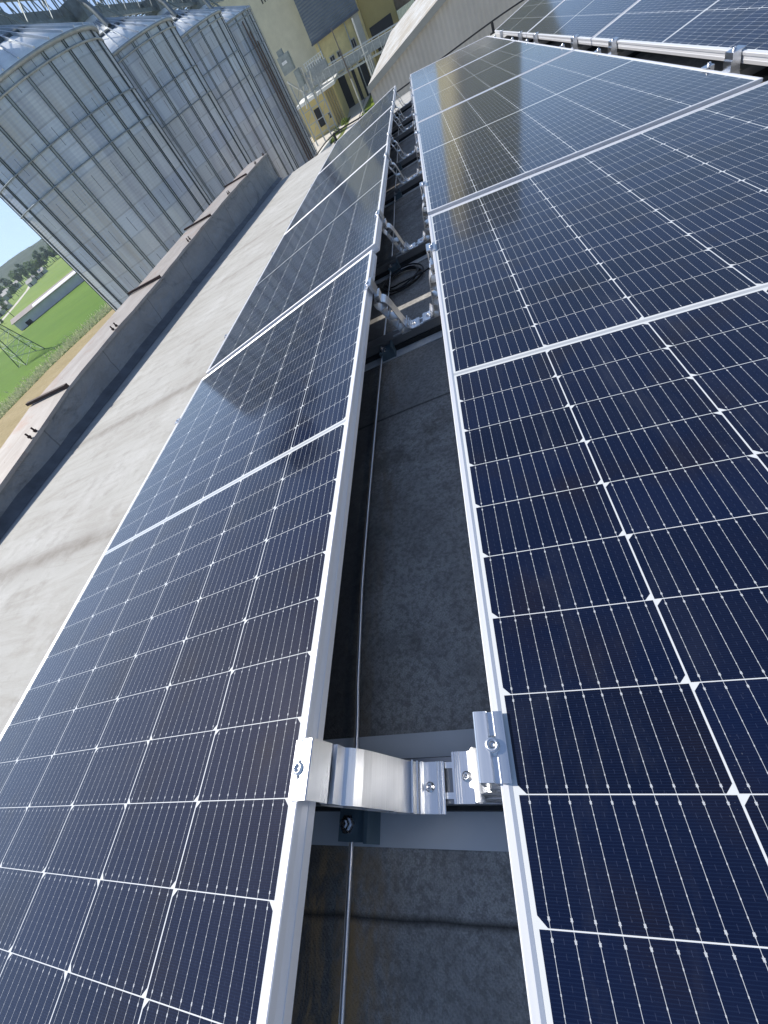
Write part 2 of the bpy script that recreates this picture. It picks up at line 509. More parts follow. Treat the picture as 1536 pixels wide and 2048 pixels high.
pm.add([(PX0, YE, RZ - .7), (PX1 + .012, YE, RZ - .7), (PX1 + .012, YE, RZ + .001), (PX1, YE, zt - .012), (PX0, YE, zt + .016)], [(0, 1, 2, 3, 4)], 0)
pm.add([(PX1 + .012, Y1 - .05, RZ + .0), (PX1 + .012, YE, RZ + .0), (PX1 + .012, YE, RZ - .7), (PX1 + .012, Y1 - .05, RZ - .7)], [(0, 1, 2, 3)], 0)
def mat_membrane():
    n = N('grey_membrane', .6, 0, .4)
    X, Y, Z = n.xyz()
    f = n.noise(2.0, 6, .65, n.scale((3, 1.0, 3)))
    st = n.noise(1.0, 6, .7, n.scale((2, 1.6, 3.5)), 1.2)
    c = n.mix(n.ramp(f, [(.3, 0.0), (.7, 1.0)]), (.20, .21, .22), (.29, .30, .305))
    c = n.mix(n.ramp(st, [(.56, 0.0), (.68, .6)]), c, (.06, .07, .085))
    sm = n.mth('LESS_THAN', n.mth('ABSOLUTE', n.mth('SUBTRACT', n.mth('FRACT', n.mth('DIVIDE', n.mth('ADD', Y, n.mth('MULTIPLY', Z, -.25)), 1.03)), .5)), .006)
    c = n.mix(n.mth('MULTIPLY', sm, .6), c, (.07, .075, .085))
    n.set('Base Color', c)
    wr = n.noise(1.0, 4, .6, n.scale((4, 2.5, 5)), 1.5)
    n.bump(n.mth('ADD', wr, n.mth('MULTIPLY', n.noise(1.0, 3, .5, n.scale((2, 1.2, 1.2)), 3.0), 1.2)), .8, .045)
    return n.m
M_MEMB = mat_membrane()
pm.build('wall_body', M_MEMB, par)
fl = MB()      # dark flashing strip on the roof along the foot
vs = []; fs = []
random.seed(11)
for i in range(81):
    y = -2.0 + i * (YE + 2.0) / 80
    vs += [(PX1 - .01, y, RZ + .065), (PX1 + .045, y, RZ + .018), (PX1 + .085 + random.uniform(-.008, .008), y, RZ + .003)]
for i in range(80):
    for k in range(2): fs.append((3 * i + k, 3 * i + 3 + k, 3 * i + 4 + k, 3 * i + 1 + k))
fl.add([(v[0], v[1], v[2]) for v in vs], [f[::-1] for f in fs], 0, True)
fl.build('flashing', plain('dark_flashing', (.11, .115, .125), .6, 0, .3, 8, .3), par)
def mat_coping():
    n = N('rusty_coping_sheet', .6, .15, .4)
    f = n.noise(1.0, 6, .7, n.scale((7, 2.0, 7)), .8)
    c = n.mix(n.ramp(f, [(.3, 0.0), (.68, 1.0)]), (.255, .225, .20), (.375, .352, .33))
    c = n.mix(n.ramp(n.noise(2.6, 6, .7), [(.54, 0.0), (.70, .7)]), c, (.30, .19, .14))
    c = n.mix(n.ramp(n.noise(60, 2), [(.70, 0.0), (.74, .8)]), c, (.10, .06, .05))
    n.set('Base Color', c); n.bump(f, .25, .006)
    return n.m
M_COP = mat_coping()
cuts = [-2.0, 1.95, 4.05, 6.1, 8.3, YE + .03]
random.seed(5)
for a, c in zip(cuts, cuts[1:]):
    cp = MB()
    ksteps = 8
    j = random.uniform(-.012, .012)
    pts = []
    for i in range(ksteps + 1):
        y = a + (c - a) * i / ksteps
        lift = .012 * math.sin(i / ksteps * math.pi) * random.uniform(.2, 1)
        pts.append([(PX1 + .022 + j * .4, y, ptop(y) - .014), (PX1 + .020 + j * .4, y, ptop(y) + .004 + lift), (PX0 - .01, y, ptop(y) + .030), (PX0 - .014, y, ptop(y) - .10)])
    V = [p for q in pts for p in q]
    cp.add(V, [(4 * i + k, 4 * i + k + 1, 4 * i + 5 + k, 4 * i + 4 + k) for i in range(ksteps) for k in range(3)])
    co = cp.build('coping', M_COP, par)
    sol = co.modifiers.new('th', 'SOLIDIFY'); sol.thickness = .003
M_BAT = plain('rusty_brown_steel', (.055, .032, .026), .75, .1, .35, 20)
for y in (1.98, 4.04, 6.07, 8.28):
    bt = MB()
    z0, z1 = ptop(y) + .012, ptop(y) + .040
    m = Matrix.Translation((PX1, y, z0)) @ Matrix.Rotation(math.atan2(z1 - z0, .44), 4, 'Y')
    bt.box(-.46, .02, -.018, .018, .0, .022, 0, m)
    bt.box(-.02, .022, -.018, .018, -.03, .0, 0, m)
    bt.build('batten', M_BAT, par)
for y in (1.45, 2.92, 5.15, 7.15, 9.1, 9.8):
    for d in (-.035, .035):
        bo = MB(); z = ptop(y)
        bo.tube([(PX1 - .006, y + d, z - .01), (PX1 - .006, y + d, z + .055)], .007, 8)
        bo.tube([(PX1 - .006, y + d, z + .018), (PX1 - .006, y + d, z + .032)], .013, 6)
        bo.build('bolt', M_BAT, par)

# ------------------------------------------------------------------ solar modules
TILT = R(7.276)
def make_module(label, mw):
    t = thing('solar_panel', label, 'solar panel', mw, 'solar panels on the roof')
    # frame: profile (inward offset, z), mitred round the module
    P = [(.0115, -.0022), (.0078, -.0002), (.0012, 0.0), (0.0, -.0012), (0.0, -.0105), (.0034, -.0112), (.0008, -.0225), (0.0, -.0230), (0.0, -.035), (.022, -.035), (.022, -.0335), (.0115, -.0335)]
    fr = MB()
    k = len(P); vs = []
    for sx, sy in ((0, 0), (1, 0), (1, 1), (0, 1)):
        for o_, z in P:
            vs.append((o_ if sx == 0 else WP - o_, (-LP / 2 + o_) if sy == 0 else (LP / 2 - o_), z))
    fs = []
    for c in range(4):
        d = (c + 1) % 4
        for i in range(k):
            j = (i + 1) % k
            fs.append((c * k + i, c * k + j, d * k + j, d * k + i))
    fr.add(vs, fs)
    fr.build('frame', M_FRAME, t)
    g = MB()
    e = .0112
    vs = [(e, -LP / 2 + e, -.0024), (WP - e, -LP / 2 + e, -.0024), (WP - e, LP / 2 - e, -.0024), (e, LP / 2 - e, -.0024)]
    vs += [(p[0], p[1], -.008) for p in vs]
    g.add(vs, [(0, 1, 2, 3), (7, 6, 5, 4), (0, 4, 5, 1), (1, 5, 6, 2), (2, 6, 7, 3), (3, 7, 4, 0)])
    g.build('cell_glass', M_CELL, t)
    return t
YC = [0.0, 2.3295, 4.632, 6.933]
ordn = ['nearest', 'second', 'third', 'farthest']
AX, AZ = -1.1095, -.1406
BX, BZ = .2668, .0080
CX, CZ = 1.497, -.138
mod = None
jit = [(0, 0, 0), (.012, .0, .003), (.006, .0, .001), (.012, 0, .002)]
rows = (('A', AX, AZ, -TILT, 'in the row beside the parapet'), ('B', BX, BZ, TILT, 'in the middle row'), ('C', CX, CZ, -TILT, 'in the upper row beyond the valley'))
extra = {'nearest': 'closest to the viewer', 'second': 'second from the viewer', 'third': 'third from the viewer', 'farthest': 'at the far end'}
for rk, x, z, ry, where in rows:
    for i, y in enumerate(YC):
        j = jit[i] if rk == 'A' else (0, 0, 0)
        yy = y + (.02 if rk == 'C' else 0)
        lab = 'dark blue solar panel %s %s' % (extra[ordn[i]], where)
        mw = rT(x + j[0], yy, z + j[2], ry)
        if mod is None: mod = make_module(lab, mw)
        else: dup(mod, mw, lab)

# ------------------------------------------------------------------ ridge brackets between the two near rows
BY = [-.715, .775, 1.62, 3.03, 3.90, 5.28, 6.10, 7.42]
words = ['nearest', 'second', 'third', 'fourth', 'fifth', 'sixth', 'seventh', 'farthest']
HB = .033
def clamp_mesh(sgn, x0):
    """end clamp; local x runs away from the panel it grips"""
    c = MB()
    def X(a): return x0 + sgn * a
    def bx(a0, a1, z0, z1, y0=-HB, y1=HB):
        p, q = sorted((X(a0), X(a1)))
        c.box(p, q, y0, y1, z0, z1)
    poly = [(-.0115, .0035), (-.0115, .0068), (-.0015, .0075), (-.0005, .0045), (.0045, .0045), (.0060, .0098), (.0185, .0098), (.0200, .0085), (.0200, -.030),
            (.0176, -.030), (.0176, .0056), (.0072, .0056), (.0058, .0015), (-.0012, .0015), (-.0022, .0035)]
    pl = [(X(a), z) for a, z in poly]
    if sgn < 0: pl = pl[::-1]
    c.prism(pl, -HB, HB)
    bx(.003, .0165, -.052, -.036)
    bx(.004, .010, -.036, .0010, -.010, .010)
    return c
def tilt_clamp(c, sgn, x0, dy, dz):
    m = Matrix.Translation((x0, dy, dz)) @ Matrix.Rotation(-sgn * TILT, 4, 'Y') @ Matrix.Translation((-x0, 0, 0))
    c.v = [tuple(m @ Vector(p)) for p in c.v]
    return c
def bolt_mesh(x, y, z, r=.0072, h=.0095):
    s = MB()
    s.lathe([(0, 0), (r * 1.35, 0), (r * 1.35, .0018), (r, .0018), (r, h - .001), (r * .88, h), (r * .52, h), (r * .50, h - .004), (0, h - .004)], 20)
    s.v = [(p[0] + x, p[1] + y, p[2] + z) for p in s.v]
    s.mi = [0] * len(s.mi)
    return s
def make_bracket(label, mw):
    t = thing('ridge_bracket', label, 'bracket', mw, 'aluminium ridge brackets in the gap')
    XM = .1413
    for sgn in (1, -1):
        def X(a): return a if sgn > 0 else 2 * XM - a
        yo = -.006 if sgn > 0 else .006
        lg = MB()
        def st(pts, th=.0028, ya=-HB, yb=HB):
            q = [(X(a), z) for a, z in pts]
            lg.strip(q, th, ya + yo, yb + yo)
        st([(.040, -.034), (.0385, -.062)], .006)
        st([(.0385, -.058), (.046, -.060), (.053, -.067), (.059, -.079), (.064, -.095), (.074, -.140), (.082, -.172), (.0875, -.186), (.095, -.194), (.104, -.1975), (.1345, -.1985)])
        st([(.012, -.058), (.022, -.054), (.036, -.056)], .004)
        st([(.012, -.058), (.016, -.075), (.024, -.088), (.040, -.136), (.060, -.196), (.0745, -.2025)], .0026)
        st([(.0245, -.090), (.0590, -.0800)], .0022)
        st([(.037, -.128), (.0635, -.0960)], .0022)
        st([(.0385, -.132), (.0740, -.1380)], .0022)
        st([(.053, -.176), (.0760, -.1460)], .0022)
        st([(.058, -.190), (.0830, -.1760)], .0022)
        st([(.0600, -.2005), (.0980, -.2010)], .003)
        st([(.0880, -.184), (.0935, -.170)], .0022)
        st([(.0940, -.192), (.0975, -.180)], .0022)
        st([(.1010, -.1965), (.1010, -.188)], .0022)
        for a in (.1235, .1275, .1310): st([(a, -.1975), (a, -.1945)], .0018)
        lg.build('leg', M_ALU, t)
        cl = clamp_mesh(sgn, X(.0155))
        tilt_clamp(cl, sgn, X(.0155), -.006 if sgn > 0 else .006, .0 if sgn > 0 else .006)
        co = cl.build('clamp', M_ALUV, t)
        bm = bolt_mesh(X(.0155 + .0025), 0, .0045)
        tilt_clamp(bm, sgn, X(.0155), -.006 if sgn > 0 else .006, .0 if sgn > 0 else .006)
        bm.build('bolt', M_STEEL, co)
        bolt_mesh(X(.1120), yo, -.196, .0052, .006).build('bolt', M_STEEL, t)
    return t
br = None
for i, y in enumerate(BY):
    lab = 'aluminium ridge bracket with two clamps, %s in the gap' % ('nearest to the viewer' if i == 0 else words[i] if i == 7 else words[i] + ' from the viewer')
    mw = rT(0.0, y, 0)
    if br is None: br = make_bracket(lab, mw)
    else: dup(br, mw, lab)

# ------------------------------------------------------------------ base rails, pads, valley clamps
def make_rail(label, mw):
    t = thing('base_rail', label, 'mounting rail', mw, 'base rails across the roof')
    r = MB()
    r.box(-1.06, 2.62, -.030, .030, -.2085, -.2050)
    r.box(-1.06, 2.62, -.030, -.027, -.236, -.2085)
    r.box(-1.06, 2.62, .027, .030, -.236, -.2085)
    r.build('channel', M_RAIL, t)
    q = MB()
    for y in (-.0245, .0145):
        q.box(.02, .30, y, y + .008, -.2050, -.2020)
    q.build('rib', M_ALU, t)
    s = MB(); s.box(-1.08, 2.64, -.036, .036, RZ + .0045, -.2362)
    s.build('rubber_mat', M_RUB, t)
    return t
rl = None
for i, y in enumerate(BY):
    lab = 'dark base rail on rubber matting under the %s ridge bracket' % words[i]
    mw = rT(0, y + .004, 0)
    if rl is None: rl = make_rail(lab, mw)
    else: dup(rl, mw, lab)
    p = MB(); yy = y + .002
    p.box(-1.0, .9, -.080, .080, RZ + .0008, RZ + .004)
    tag(p.build('membrane_pad', M_PAD, None, rT(0, yy, 0)), 'pale membrane strip on the roof under the %s base rail' % words[i], 'roof pad', 'membrane strips under the rails')
    # valley clamp between middle and upper row
def make_valley(label, mw):
    t = thing('valley_clamp', label, 'clamp', mw, 'clamps in the valley beyond the middle row')
    c = MB()
    c.box(1.468, 1.495, -.030, .030, -.185, -.130)
    c.box(1.468, 1.510, -.030, .030, -.1300, -.1268)
    c.box(1.464, 1.4675, -.030, .030, -.196, -.150)
    cc = c.build('clamp', M_ALUV, t)
    bolt_mesh(1.484, 0, -.1268, .006, .008).build('bolt', M_STEEL, cc)
    d = MB()
    d.box(1.385, 1.412, -.022, .022, -.1335, -.130)
    d.box(1.398, 1.412, -.022, .022, -.175, -.1335)
    dd = d.build('clamp', M_ALUV, t)
    bolt_mesh(1.403, 0, -.130, .006, .008).build('bolt', M_STEEL, dd)
    e = MB()
    e.prism([(1.395, -.2045), (1.50, -.2045), (1.492, -.18), (1.41, -.176)], -.028, .028)
    e.build('foot', M_ALU, t)
    return t
vl = None
for i, y in enumerate(BY[2:]):
    lab = 'small aluminium clamp block in the valley before the upper row, %s from the viewer' % ['first', 'second', 'third', 'fourth', 'fifth', 'sixth'][i]
    mw = rT(0, y - .03, 0)
    if vl is None: vl = make_valley(lab, mw)
    else: dup(vl, mw, lab)
lf = None
for i, y in enumerate(BY[:6]):
    lab = 'small low clamp gripping the roof side edge of the left row, %s from the viewer' % words[i]
    mw = rT(-1.1085, y, -.1406)
    if lf is None:
        lf = thing('edge_clamp', lab, 'clamp', mw, 'clamps on the low edge of the left row')
        c = MB()
        c.box(-.012, .007, -.018, .018, .0005, .0030)
        c.box(-.012, -.003, -.018, .018, -.055, .0005)
        cc = c.build('clamp', M_ALUV, lf)
        bolt_mesh(-.004, 0, .0030, .0035, .004).build('bolt', M_STEEL, cc)
    else: dup(lf, mw, lab)

# ------------------------------------------------------------------ lightning wire in the gap, holders, cable coil
wz = RZ + .026
wp = [(-.030, -3.0, wz), (-.040, -.92, wz), (-.052, -.5, wz), (-.059, -.19, wz - .003), (-.045, .6, wz), (-.030, 1.2, wz), (-.018, 2.0, wz), (-.016, 3.0, wz + .006), (-.015, 3.95, wz), (-.015, 5.0, wz), (-.012, 6.4, wz), (-.01, 8.1, wz)]
def smooth(pts, k=6):
    out_ = []
    P = [Vector(p) for p in pts]
    for i in range(len(P) - 1):
        p0, p1, p2, p3 = P[max(i - 1, 0)], P[i], P[i + 1], P[min(i + 2, len(P) - 1)]
        for s in range(k):
            t = s / k
            out_.append(.5 * ((2 * p1) + (p2 - p0) * t + (2 * p0 - 5 * p1 + 4 * p2 - p3) * t * t + (3 * p1 - p0 - 3 * p2 + p3) * t ** 3))
    out_.append(P[-1]); return out_
wm = MB(); wm.tube(smooth(wp), .0041, 10)
tag(wm.build('lightning_wire', M_ROD, None, ROOF), 'thin bare metal lightning wire running along the dark gap between panel rows', 'wire')
hd = None
for i, y in enumerate(BY[:5]):
    lab = 'small blue grey wire holder beside the %s ridge bracket' % words[i]
    mw = rT((-.036, -.024, -.008, -.002, -.002)[i], y - .045, RZ)
    if hd is None:
        hd = thing('wire_holder', lab, 'wire holder', mw, 'wire holders on the rails')
        h = MB()
        h.box(-.024, .028, -.028, .022, .005, .038)
        h.box(.0285, .035, -.030, .026, .005, .050)
        hb = h.build('holder_body', M_HOLD, hd)
        s = MB()
        s.lathe([(.0135, 0), (.0135, .002), (.009, .0025), (.009, .010), (.0055, .0105), (.0055, .016), (0, .016)], 6, 0, False)
        s.v = [(p[0] - .008, p[1] - .006, p[2] + .038) for p in s.v]
        s.build('nut', M_STEEL, hd)
    else: dup(hd, mw, lab)
cb = MB(); pts = []
random.seed(21)
for i in range(150):
    t = i / 150
    a = t * 2 * math.pi * 4.6 + 1.0
    r0 = .092 + .018 * math.sin(t * 17) + .012 * math.sin(a * .37)
    pts.append((.035 + 1.05 * r0 * math.cos(a), 1.40 + 1.15 * r0 * math.sin(a), RZ + .010 + .014 * t + .006 * math.sin(a * 1.7)))
pts += [(.16, 1.34, RZ + .02), (.21, 1.38, RZ + .012), (.27, 1.43, RZ + .01), (.40, 1.50, RZ + .01)]
cb.tube(pts, .0038, 7)
tag(cb.build('cable_coil', M_CABLE, None, ROOF), 'coil of black cable lying on the dark roof beyond the second bracket', 'cable')

# wire on short posts along the far roof edge
wp2 = [(-2.2, 9.80, RZ - .12), (-1.8, 9.66, RZ + .02), (-1.34, 9.52, RZ + .125), (-.6, 9.56, RZ + .09), (.2, 9.55, RZ + .10), (1.66, 9.50, RZ + .135), (2.6, 9.45, RZ + .12), (4.2, 9.4, RZ + .12)]
m_ = MB(); m_.tube(smooth(wp2), .011, 8)
tag(m_.build('edge_wire', M_CABLE, None, ROOF), 'dark cable strung on short posts along the far edge of the roof', 'cable')
for i, (x, y) in enumerate(((-1.34, 9.52), (1.66, 9.50))):
    p = MB(); p.tube([(0, 0, 0), (0, 0, .14)], .022, 8); p.tube([(0, 0, 0), (0, 0, .02)], .06, 12)
    tag(p.build('short_post', M_RUB, None, rT(x, y, RZ + .001)), ['short dark cable post at the far end of the left row', 'short dark cable post by the far corner of the upper row'][i], 'post', 'posts for the edge cable')

# ------------------------------------------------------------------ silos
SILO = [(-20.36, 32.7, 5.73, 3.08, 1.83), (-21.3, 48.2, 5.64, 2.88, 1.22), (-21.9, 65.6, 5.50, 2.52, .55), (-21.8, 79.5, 5.10, 2.05, .05)]
SR = 5.3
sroot = None
for i, (x, y, ze, r1, r2) in enumerate(SILO):
    H = ze - GZ
    lab = ['large corrugated steel grain silo, biggest in view, beside the open field', 'corrugated steel grain silo just behind the biggest one', 'corrugated steel grain silo second from the beige mill wall', 'corrugated steel grain silo closest to the beige mill wall'][i]
    t = thing('grain_silo', lab, 'silo', T(x, y, GZ), 'row of corrugated steel silos')
    if i == 0:
        s = MB(); s.lathe([(SR, 0), (SR, 20.0)], 120); wall_me = s
        st = MB()
        for a in (-.075, .075):
            st.box(SR - .02, SR + .055, a - .015, a + .015, 0, 20.0)
        st.box(SR - .02, SR + .012, -.055, .055, 0, 20.0, 1)
        rf = MB()
        prof_r = [(SR + .16, -.06), (SR + .16, .0), (SR * .52, 1.16), (.75, 2.10), (.75, 2.45), (0, 2.45)]
        rf.lathe(prof_r, 90)
        for k in range(36):
            a = 2 * math.pi * k / 36
            ca, sa = math.cos(a), math.sin(a)
            p0 = Vector((ca * (SR + .14), sa * (SR + .14), .04)); p1 = Vector((ca * .8, sa * .8, 2.12))
            rf.bar(p0, p1, .06, 1, .11)
        rf.lathe([(SR * .54, 1.10), (SR * .54, 1.20), (SR * .50, 1.32), (SR * .50, 1.22)], 72, 2)
        ring = MB()
        ring.lathe([(SR + .056, -.03), (SR + .10, -.022), (SR + .10, .022), (SR + .056, .03)], 96)
        eave = MB()
        eave.lathe([(SR + .02, -.55), (SR + .10, -.52), (SR + .10, -.47), (SR + .02, -.44)], 96)
        eave.lathe([(SR + .02, -.17), (SR + .17, -.14), (SR + .19, -.02), (SR + .10, .02)], 96)
        me_w = s.build('silo_wall', M_SILO, t)
        me_r = rf.build('roof', [M_SROOF, plain('roof_rib', (.50, .55, .60), .35, .4, .1, 2), M_STIFF], t); me_s = st.build('stiffener', [M_STIFF, M_GALV], t)
        me_g = ring.build('wind_ring', plain('ring_steel', (.19, .23, .26), .5, .3, .2, 2), t); me_e = eave.build('eave_ring', M_GALV, t)
    else:
        cc = []
        for q in (me_w, me_r, me_s, me_g, me_e):
            c = q.copy(); COL.objects.link(c); c.parent = t; cc.append(c)
    W_, R_, S_, G_, E_ = (me_w, me_r, me_s, me_g, me_e) if i == 0 else cc
    W_.scale = (1, 1, H / 20.0)
    R_.location = (0, 0, H)
    S_.scale = (1, 1, H / 20.0)
    G_.location = (0, 0, r1 - GZ); E_.location = (0, 0, H)
    c = G_.copy(); COL.objects.link(c); c.parent = t; c.location = (0, 0, r2 - GZ)
    off = .13 + .07 * i
    S_.rotation_euler = (0, 0, off)
    for k in range(1, 24):
        c = S_.copy(); COL.objects.link(c); c.parent = t
        c.rotation_euler = (0, 0, off + 2 * math.pi * k / 24)

# conveyor gallery over the silo tops
GX = -23.0
gal = thing('conveyor_gallery', 'dark steel conveyor gallery with railings crossing over the silo roofs', 'conveyor', T(0, 0, 0))
def gz(y): return 8.55 - .0125 * (y - 38)
g = MB()
for xx in (-1.1, 1.1):
    g.bar((GX + xx, 26, gz(26)), (GX + xx, 92, gz(92)), .12, 0, .26)
    g.bar((GX + xx, 26, gz(26) + 2.1), (GX + xx, 92, gz(92) + 2.1), .12)
y = 26.0; k = 0
while y < 92:
    for xx in (-1.1, 1.1):
        g.bar((GX + xx, y, gz(y)), (GX + xx, y, gz(y) + 2.1), .08)
        g.bar((GX + xx, y, gz(y) + (0 if k % 2 else 2.1)), (GX + xx, y + 1.65, gz(y) + (2.1 if k % 2 else 0)), .06)
    g.bar((GX - 1.1, y, gz(y)), (GX + 1.1, y, gz(y)), .09)
    y += 1.65; k += 1
g.build('truss', M_GALVD, gal)
g = MB()
g.bar((GX - .25, 25, gz(25) + .75), (GX - .25, 92, gz(92) + .75), .50, 0, .55)
g.build('trough', M_GALVD, gal)
g = MB()
g.bar((GX + .75, 26, gz(26) + .06), (GX + .75, 92, gz(92) + .06), .60, 0, .05)
g.build('walkway', M_GALVD, gal)
g = MB()
for zz in (2.75, 3.25):
    g.bar((GX + 1.25, 26, gz(26) + zz - 2.1 + 2.0), (GX + 1.25, 92, gz(92) + zz - 2.1 + 2.0), .05)
g.build('handrail', M_GALV, gal)
for i, (x, y, ze, r1, r2) in enumerate(SILO):
    g = MB()
    g.box(x - 1.35, x + .35, y - .8, y + .8, ze + 2.46, gz(y) + .9)
    for a in (-1, 1):
        for c in (-1, 1):
            g.bar((x + a * 1.9, y + c * 1.9, ze + 1.4), (x + a * .9, y + c * .8, gz(y) + .1), .14)
    g.tube([(x + .4, y - .7, gz(y) + .8), (x + 1.2, y - 1.3, ze + 2.5), (x + 1.8, y - 1.8, ze + 1.3)], .22, 8)
    g.build('distributor_head', M_GALVD, gal)
# head drive standing proud at the near end
g = MB()
g.box(GX - 1.3, GX + 1.2, 27.2, 29.4, gz(28) + 1.2, gz(28) + 4.0)
g.box(GX - .5, GX + 1.6, 29.4, 31.0, gz(28) + 1.0, gz(28) + 2.6)
g.build('head_drive', M_GALVD, gal)
# brown pipe bundle and ladder on the last silo
rnd = thing('silo_ladder', 'caged ladder with brown pipes down the side of the silo next to the mill', 'ladder', T(0, 0, 0))
lx, ly = SILO[3][0], SILO[3][1]
an = R(-22)
px, py = lx + math.cos(an) * (SR + .35), ly + math.sin(an) * (SR + .35)
g = MB()
for d in (-.25, .25): g.bar((px, py + d, GZ), (px, py + d, 5.2), .06)
z = GZ
while z < 5.2: g.bar((px, py - .25, z), (px, py + .25, z), .04); z += .35
g.build('ladder', M_GALV, rnd)
g = MB(); z = GZ + 2.5
while z < 5.2:
    pts = [(px + .75 * math.sin(a), py - .4 * math.cos(a), z) for a in [i * math.pi / 6 for i in range(7)]]
    g.tube(pts, .03, 5); z += .9
for a in (.6, 1.57, 2.5): g.bar((px + .75 * math.sin(a), py - .4 * math.cos(a), GZ + 2.5), (px + .75 * math.sin(a), py - .4 * math.cos(a), 5.2), .05)
g.build('cage', M_GALV, rnd)
for q in range(3):
    an2 = R(-34 + 5 * q)
    g = MB(); ax, ay = lx + math.cos(an2) * (SR + .22), ly + math.sin(an2) * (SR + .22)
    g.tube([(ax, ay, GZ), (ax, ay, 4.4 - q)], .10, 8)
    g.build('pipe', plain('brown_pipe', (.16, .12, .10), .6, .2, .2, 2), rnd)

# ------------------------------------------------------------------ mill buildings
M_BEIGE = plain('beige_render', (.58, .545, .41), .9, 0, .09, .5)
M_YEL = plain('yellow_render', (.64, .53, .25), .9, 0, .16, .8)
M_OLIVE = plain('ochre_render', (.36, .29, .11), .9, 0, .08, .4)
M_SLATE = mat_sheet('slate_blue_cladding', (.10, .125, .15), (.15, .175, .20), 2, .45, .55, .1, .05)
M_HOLE = plain('dark_interior', (.012, .013, .015), .8)
M_CONC = plain('pale_concrete', (.52, .49, .43), .9, 0, .12, .8)
M_GREY = plain('grey_render', (.40, .39, .34), .9, 0, .1, .5)

def hx(az, y): return .372 + y * math.tan(R(az))
mt = thing('mill_tower', 'tall plain beige mill building with three dark strokes near its top behind the silos', 'building', T(0, 0, 0))
g = MB(); g.box(-46, -18.25, 136, 152, GZ, 12.6); g.build('wall', M_BEIGE, mt)
g = MB(); g.box(-46.4, -18.0, 135.6, 152.4, 12.6, 13.1); g.build('roof', M_GREY, mt)
for q in range(3):
    g = MB(); g.box(-25.35 + q * .62, -25.10 + q * .62, 135.93, 135.995, 7.3, 9.6); g.build('sign_stroke', M_HOLE, mt)
ml = thing('mill_building', 'yellow mill building with dark slate cladding above and dark doorways below', 'building', T(0, 0, 0))
g = MB()
g.box(-18.24, -7.2, 133.0, 150, GZ, 9.0)
g.build('wall', M_YEL, ml)
g = MB(); g.box(-18.6, -7.35, 132.2, 132.995, -1.75, 9.5); g.build('cladding', M_SLATE, ml)
g = MB(); g.box(-18.7, -7.25, 131.95, 132.99, -2.05, -1.755); g.build('cladding_sill', plain('dark_sill', (.07, .08, .10), .6), ml)
def hole(name, a0, a1, z0, z1, y=132.99, mat=None, parent=ml, d=.05):
    g = MB(); g.box(hx(a0, y), hx(a1, y), y - d, y, z0, z1)
    return g.build(name, mat or M_HOLE, parent)
hole('window', -7.10, -6.70, -6.1, -5.1); hole('window', -6.32, -5.98, -6.0, -5.1); hole('window', -4.80, -4.45, -6.1, -4.9)
hole('doorway', -7.50, -6.42, GZ, -8.5); hole('doorway', -5.72, -5.42, GZ, -8.4); hole('doorway', -5.08, -4.22, GZ, -8.45)
g = MB(); g.box(hx(-4.15, 132.9), hx(-3.45, 132.9), 132.5, 132.985, GZ, -2.06); g.build('pilaster', M_GREY, ml)
for a0, a1, z0, z1 in ((-7.10, -6.70, -6.1, -5.1), (-6.32, -5.98, -6.0, -5.1), (-4.80, -4.45, -6.1, -4.9)):
    g = MB(); xa, xb = hx(a0, 132.9), hx(a1, 132.9)
    for b0, b1, c0, c1 in ((xa - .14, xa, z0 - .14, z1 + .14), (xb, xb + .14, z0 - .14, z1 + .14), (xa, xb, z1, z1 + .14), (xa, xb, z0 - .2, z0), ((xa + xb) / 2 - .04, (xa + xb) / 2 + .04, z0, z1)):
        g.box(b0, b1, 132.84, 132.935, c0, c1)
    g.build('window_frame', M_GREY, ml)
for xx in (-17.4, -10.9):
    g = MB(); g.tube([(xx, 132.8, GZ), (xx, 132.8, -2.1)], .11, 8); g.build('downpipe', M_GALV, ml)
g = MB(); g.box(-18.2, -7.25, 132.90, 132.985, -8.25, -7.95); g.build('string_course', M_GREY, ml)
yt = thing('ochre_building', 'ochre rendered building with a wide dark opening beside the slate clad mill', 'building', T(0, 0, 0))
g = MB(); g.box(-7.15, -.35, 134, 150, GZ, 1.2); g.build('wall', M_OLIVE, yt)
hole('opening', -2.93, -.80, -6.9, -5.15, 133.99, None, yt); hole('opening', -2.75, -1.3, GZ, -8.2, 133.99, None, yt)
sb = thing('brown_building', 'brown wall with a pale green corrugated lean-to panel behind the shed roof', 'building', T(0, 0, 0))
g = MB(); g.box(-.30, 14, 138, 152, GZ, -1.5); g.build('wall', plain('brown_brick', (.22, .17, .11), .9, 0, .2, 1.5), sb)
g = MB(); g.box(-.25, 3.5, 130, 130.2, -7.0, -5.35)
g.build('siding', mat_sheet('pale_green_corrugated', (.60, .64, .46), (.72, .75, .56), 0, .35, .6, .1, .06), sb)
g = MB(); g.box(-.2, 3.45, 130.21, 137.99, -7.0, -6.5); g.build('lean_to', M_GREY, sb)
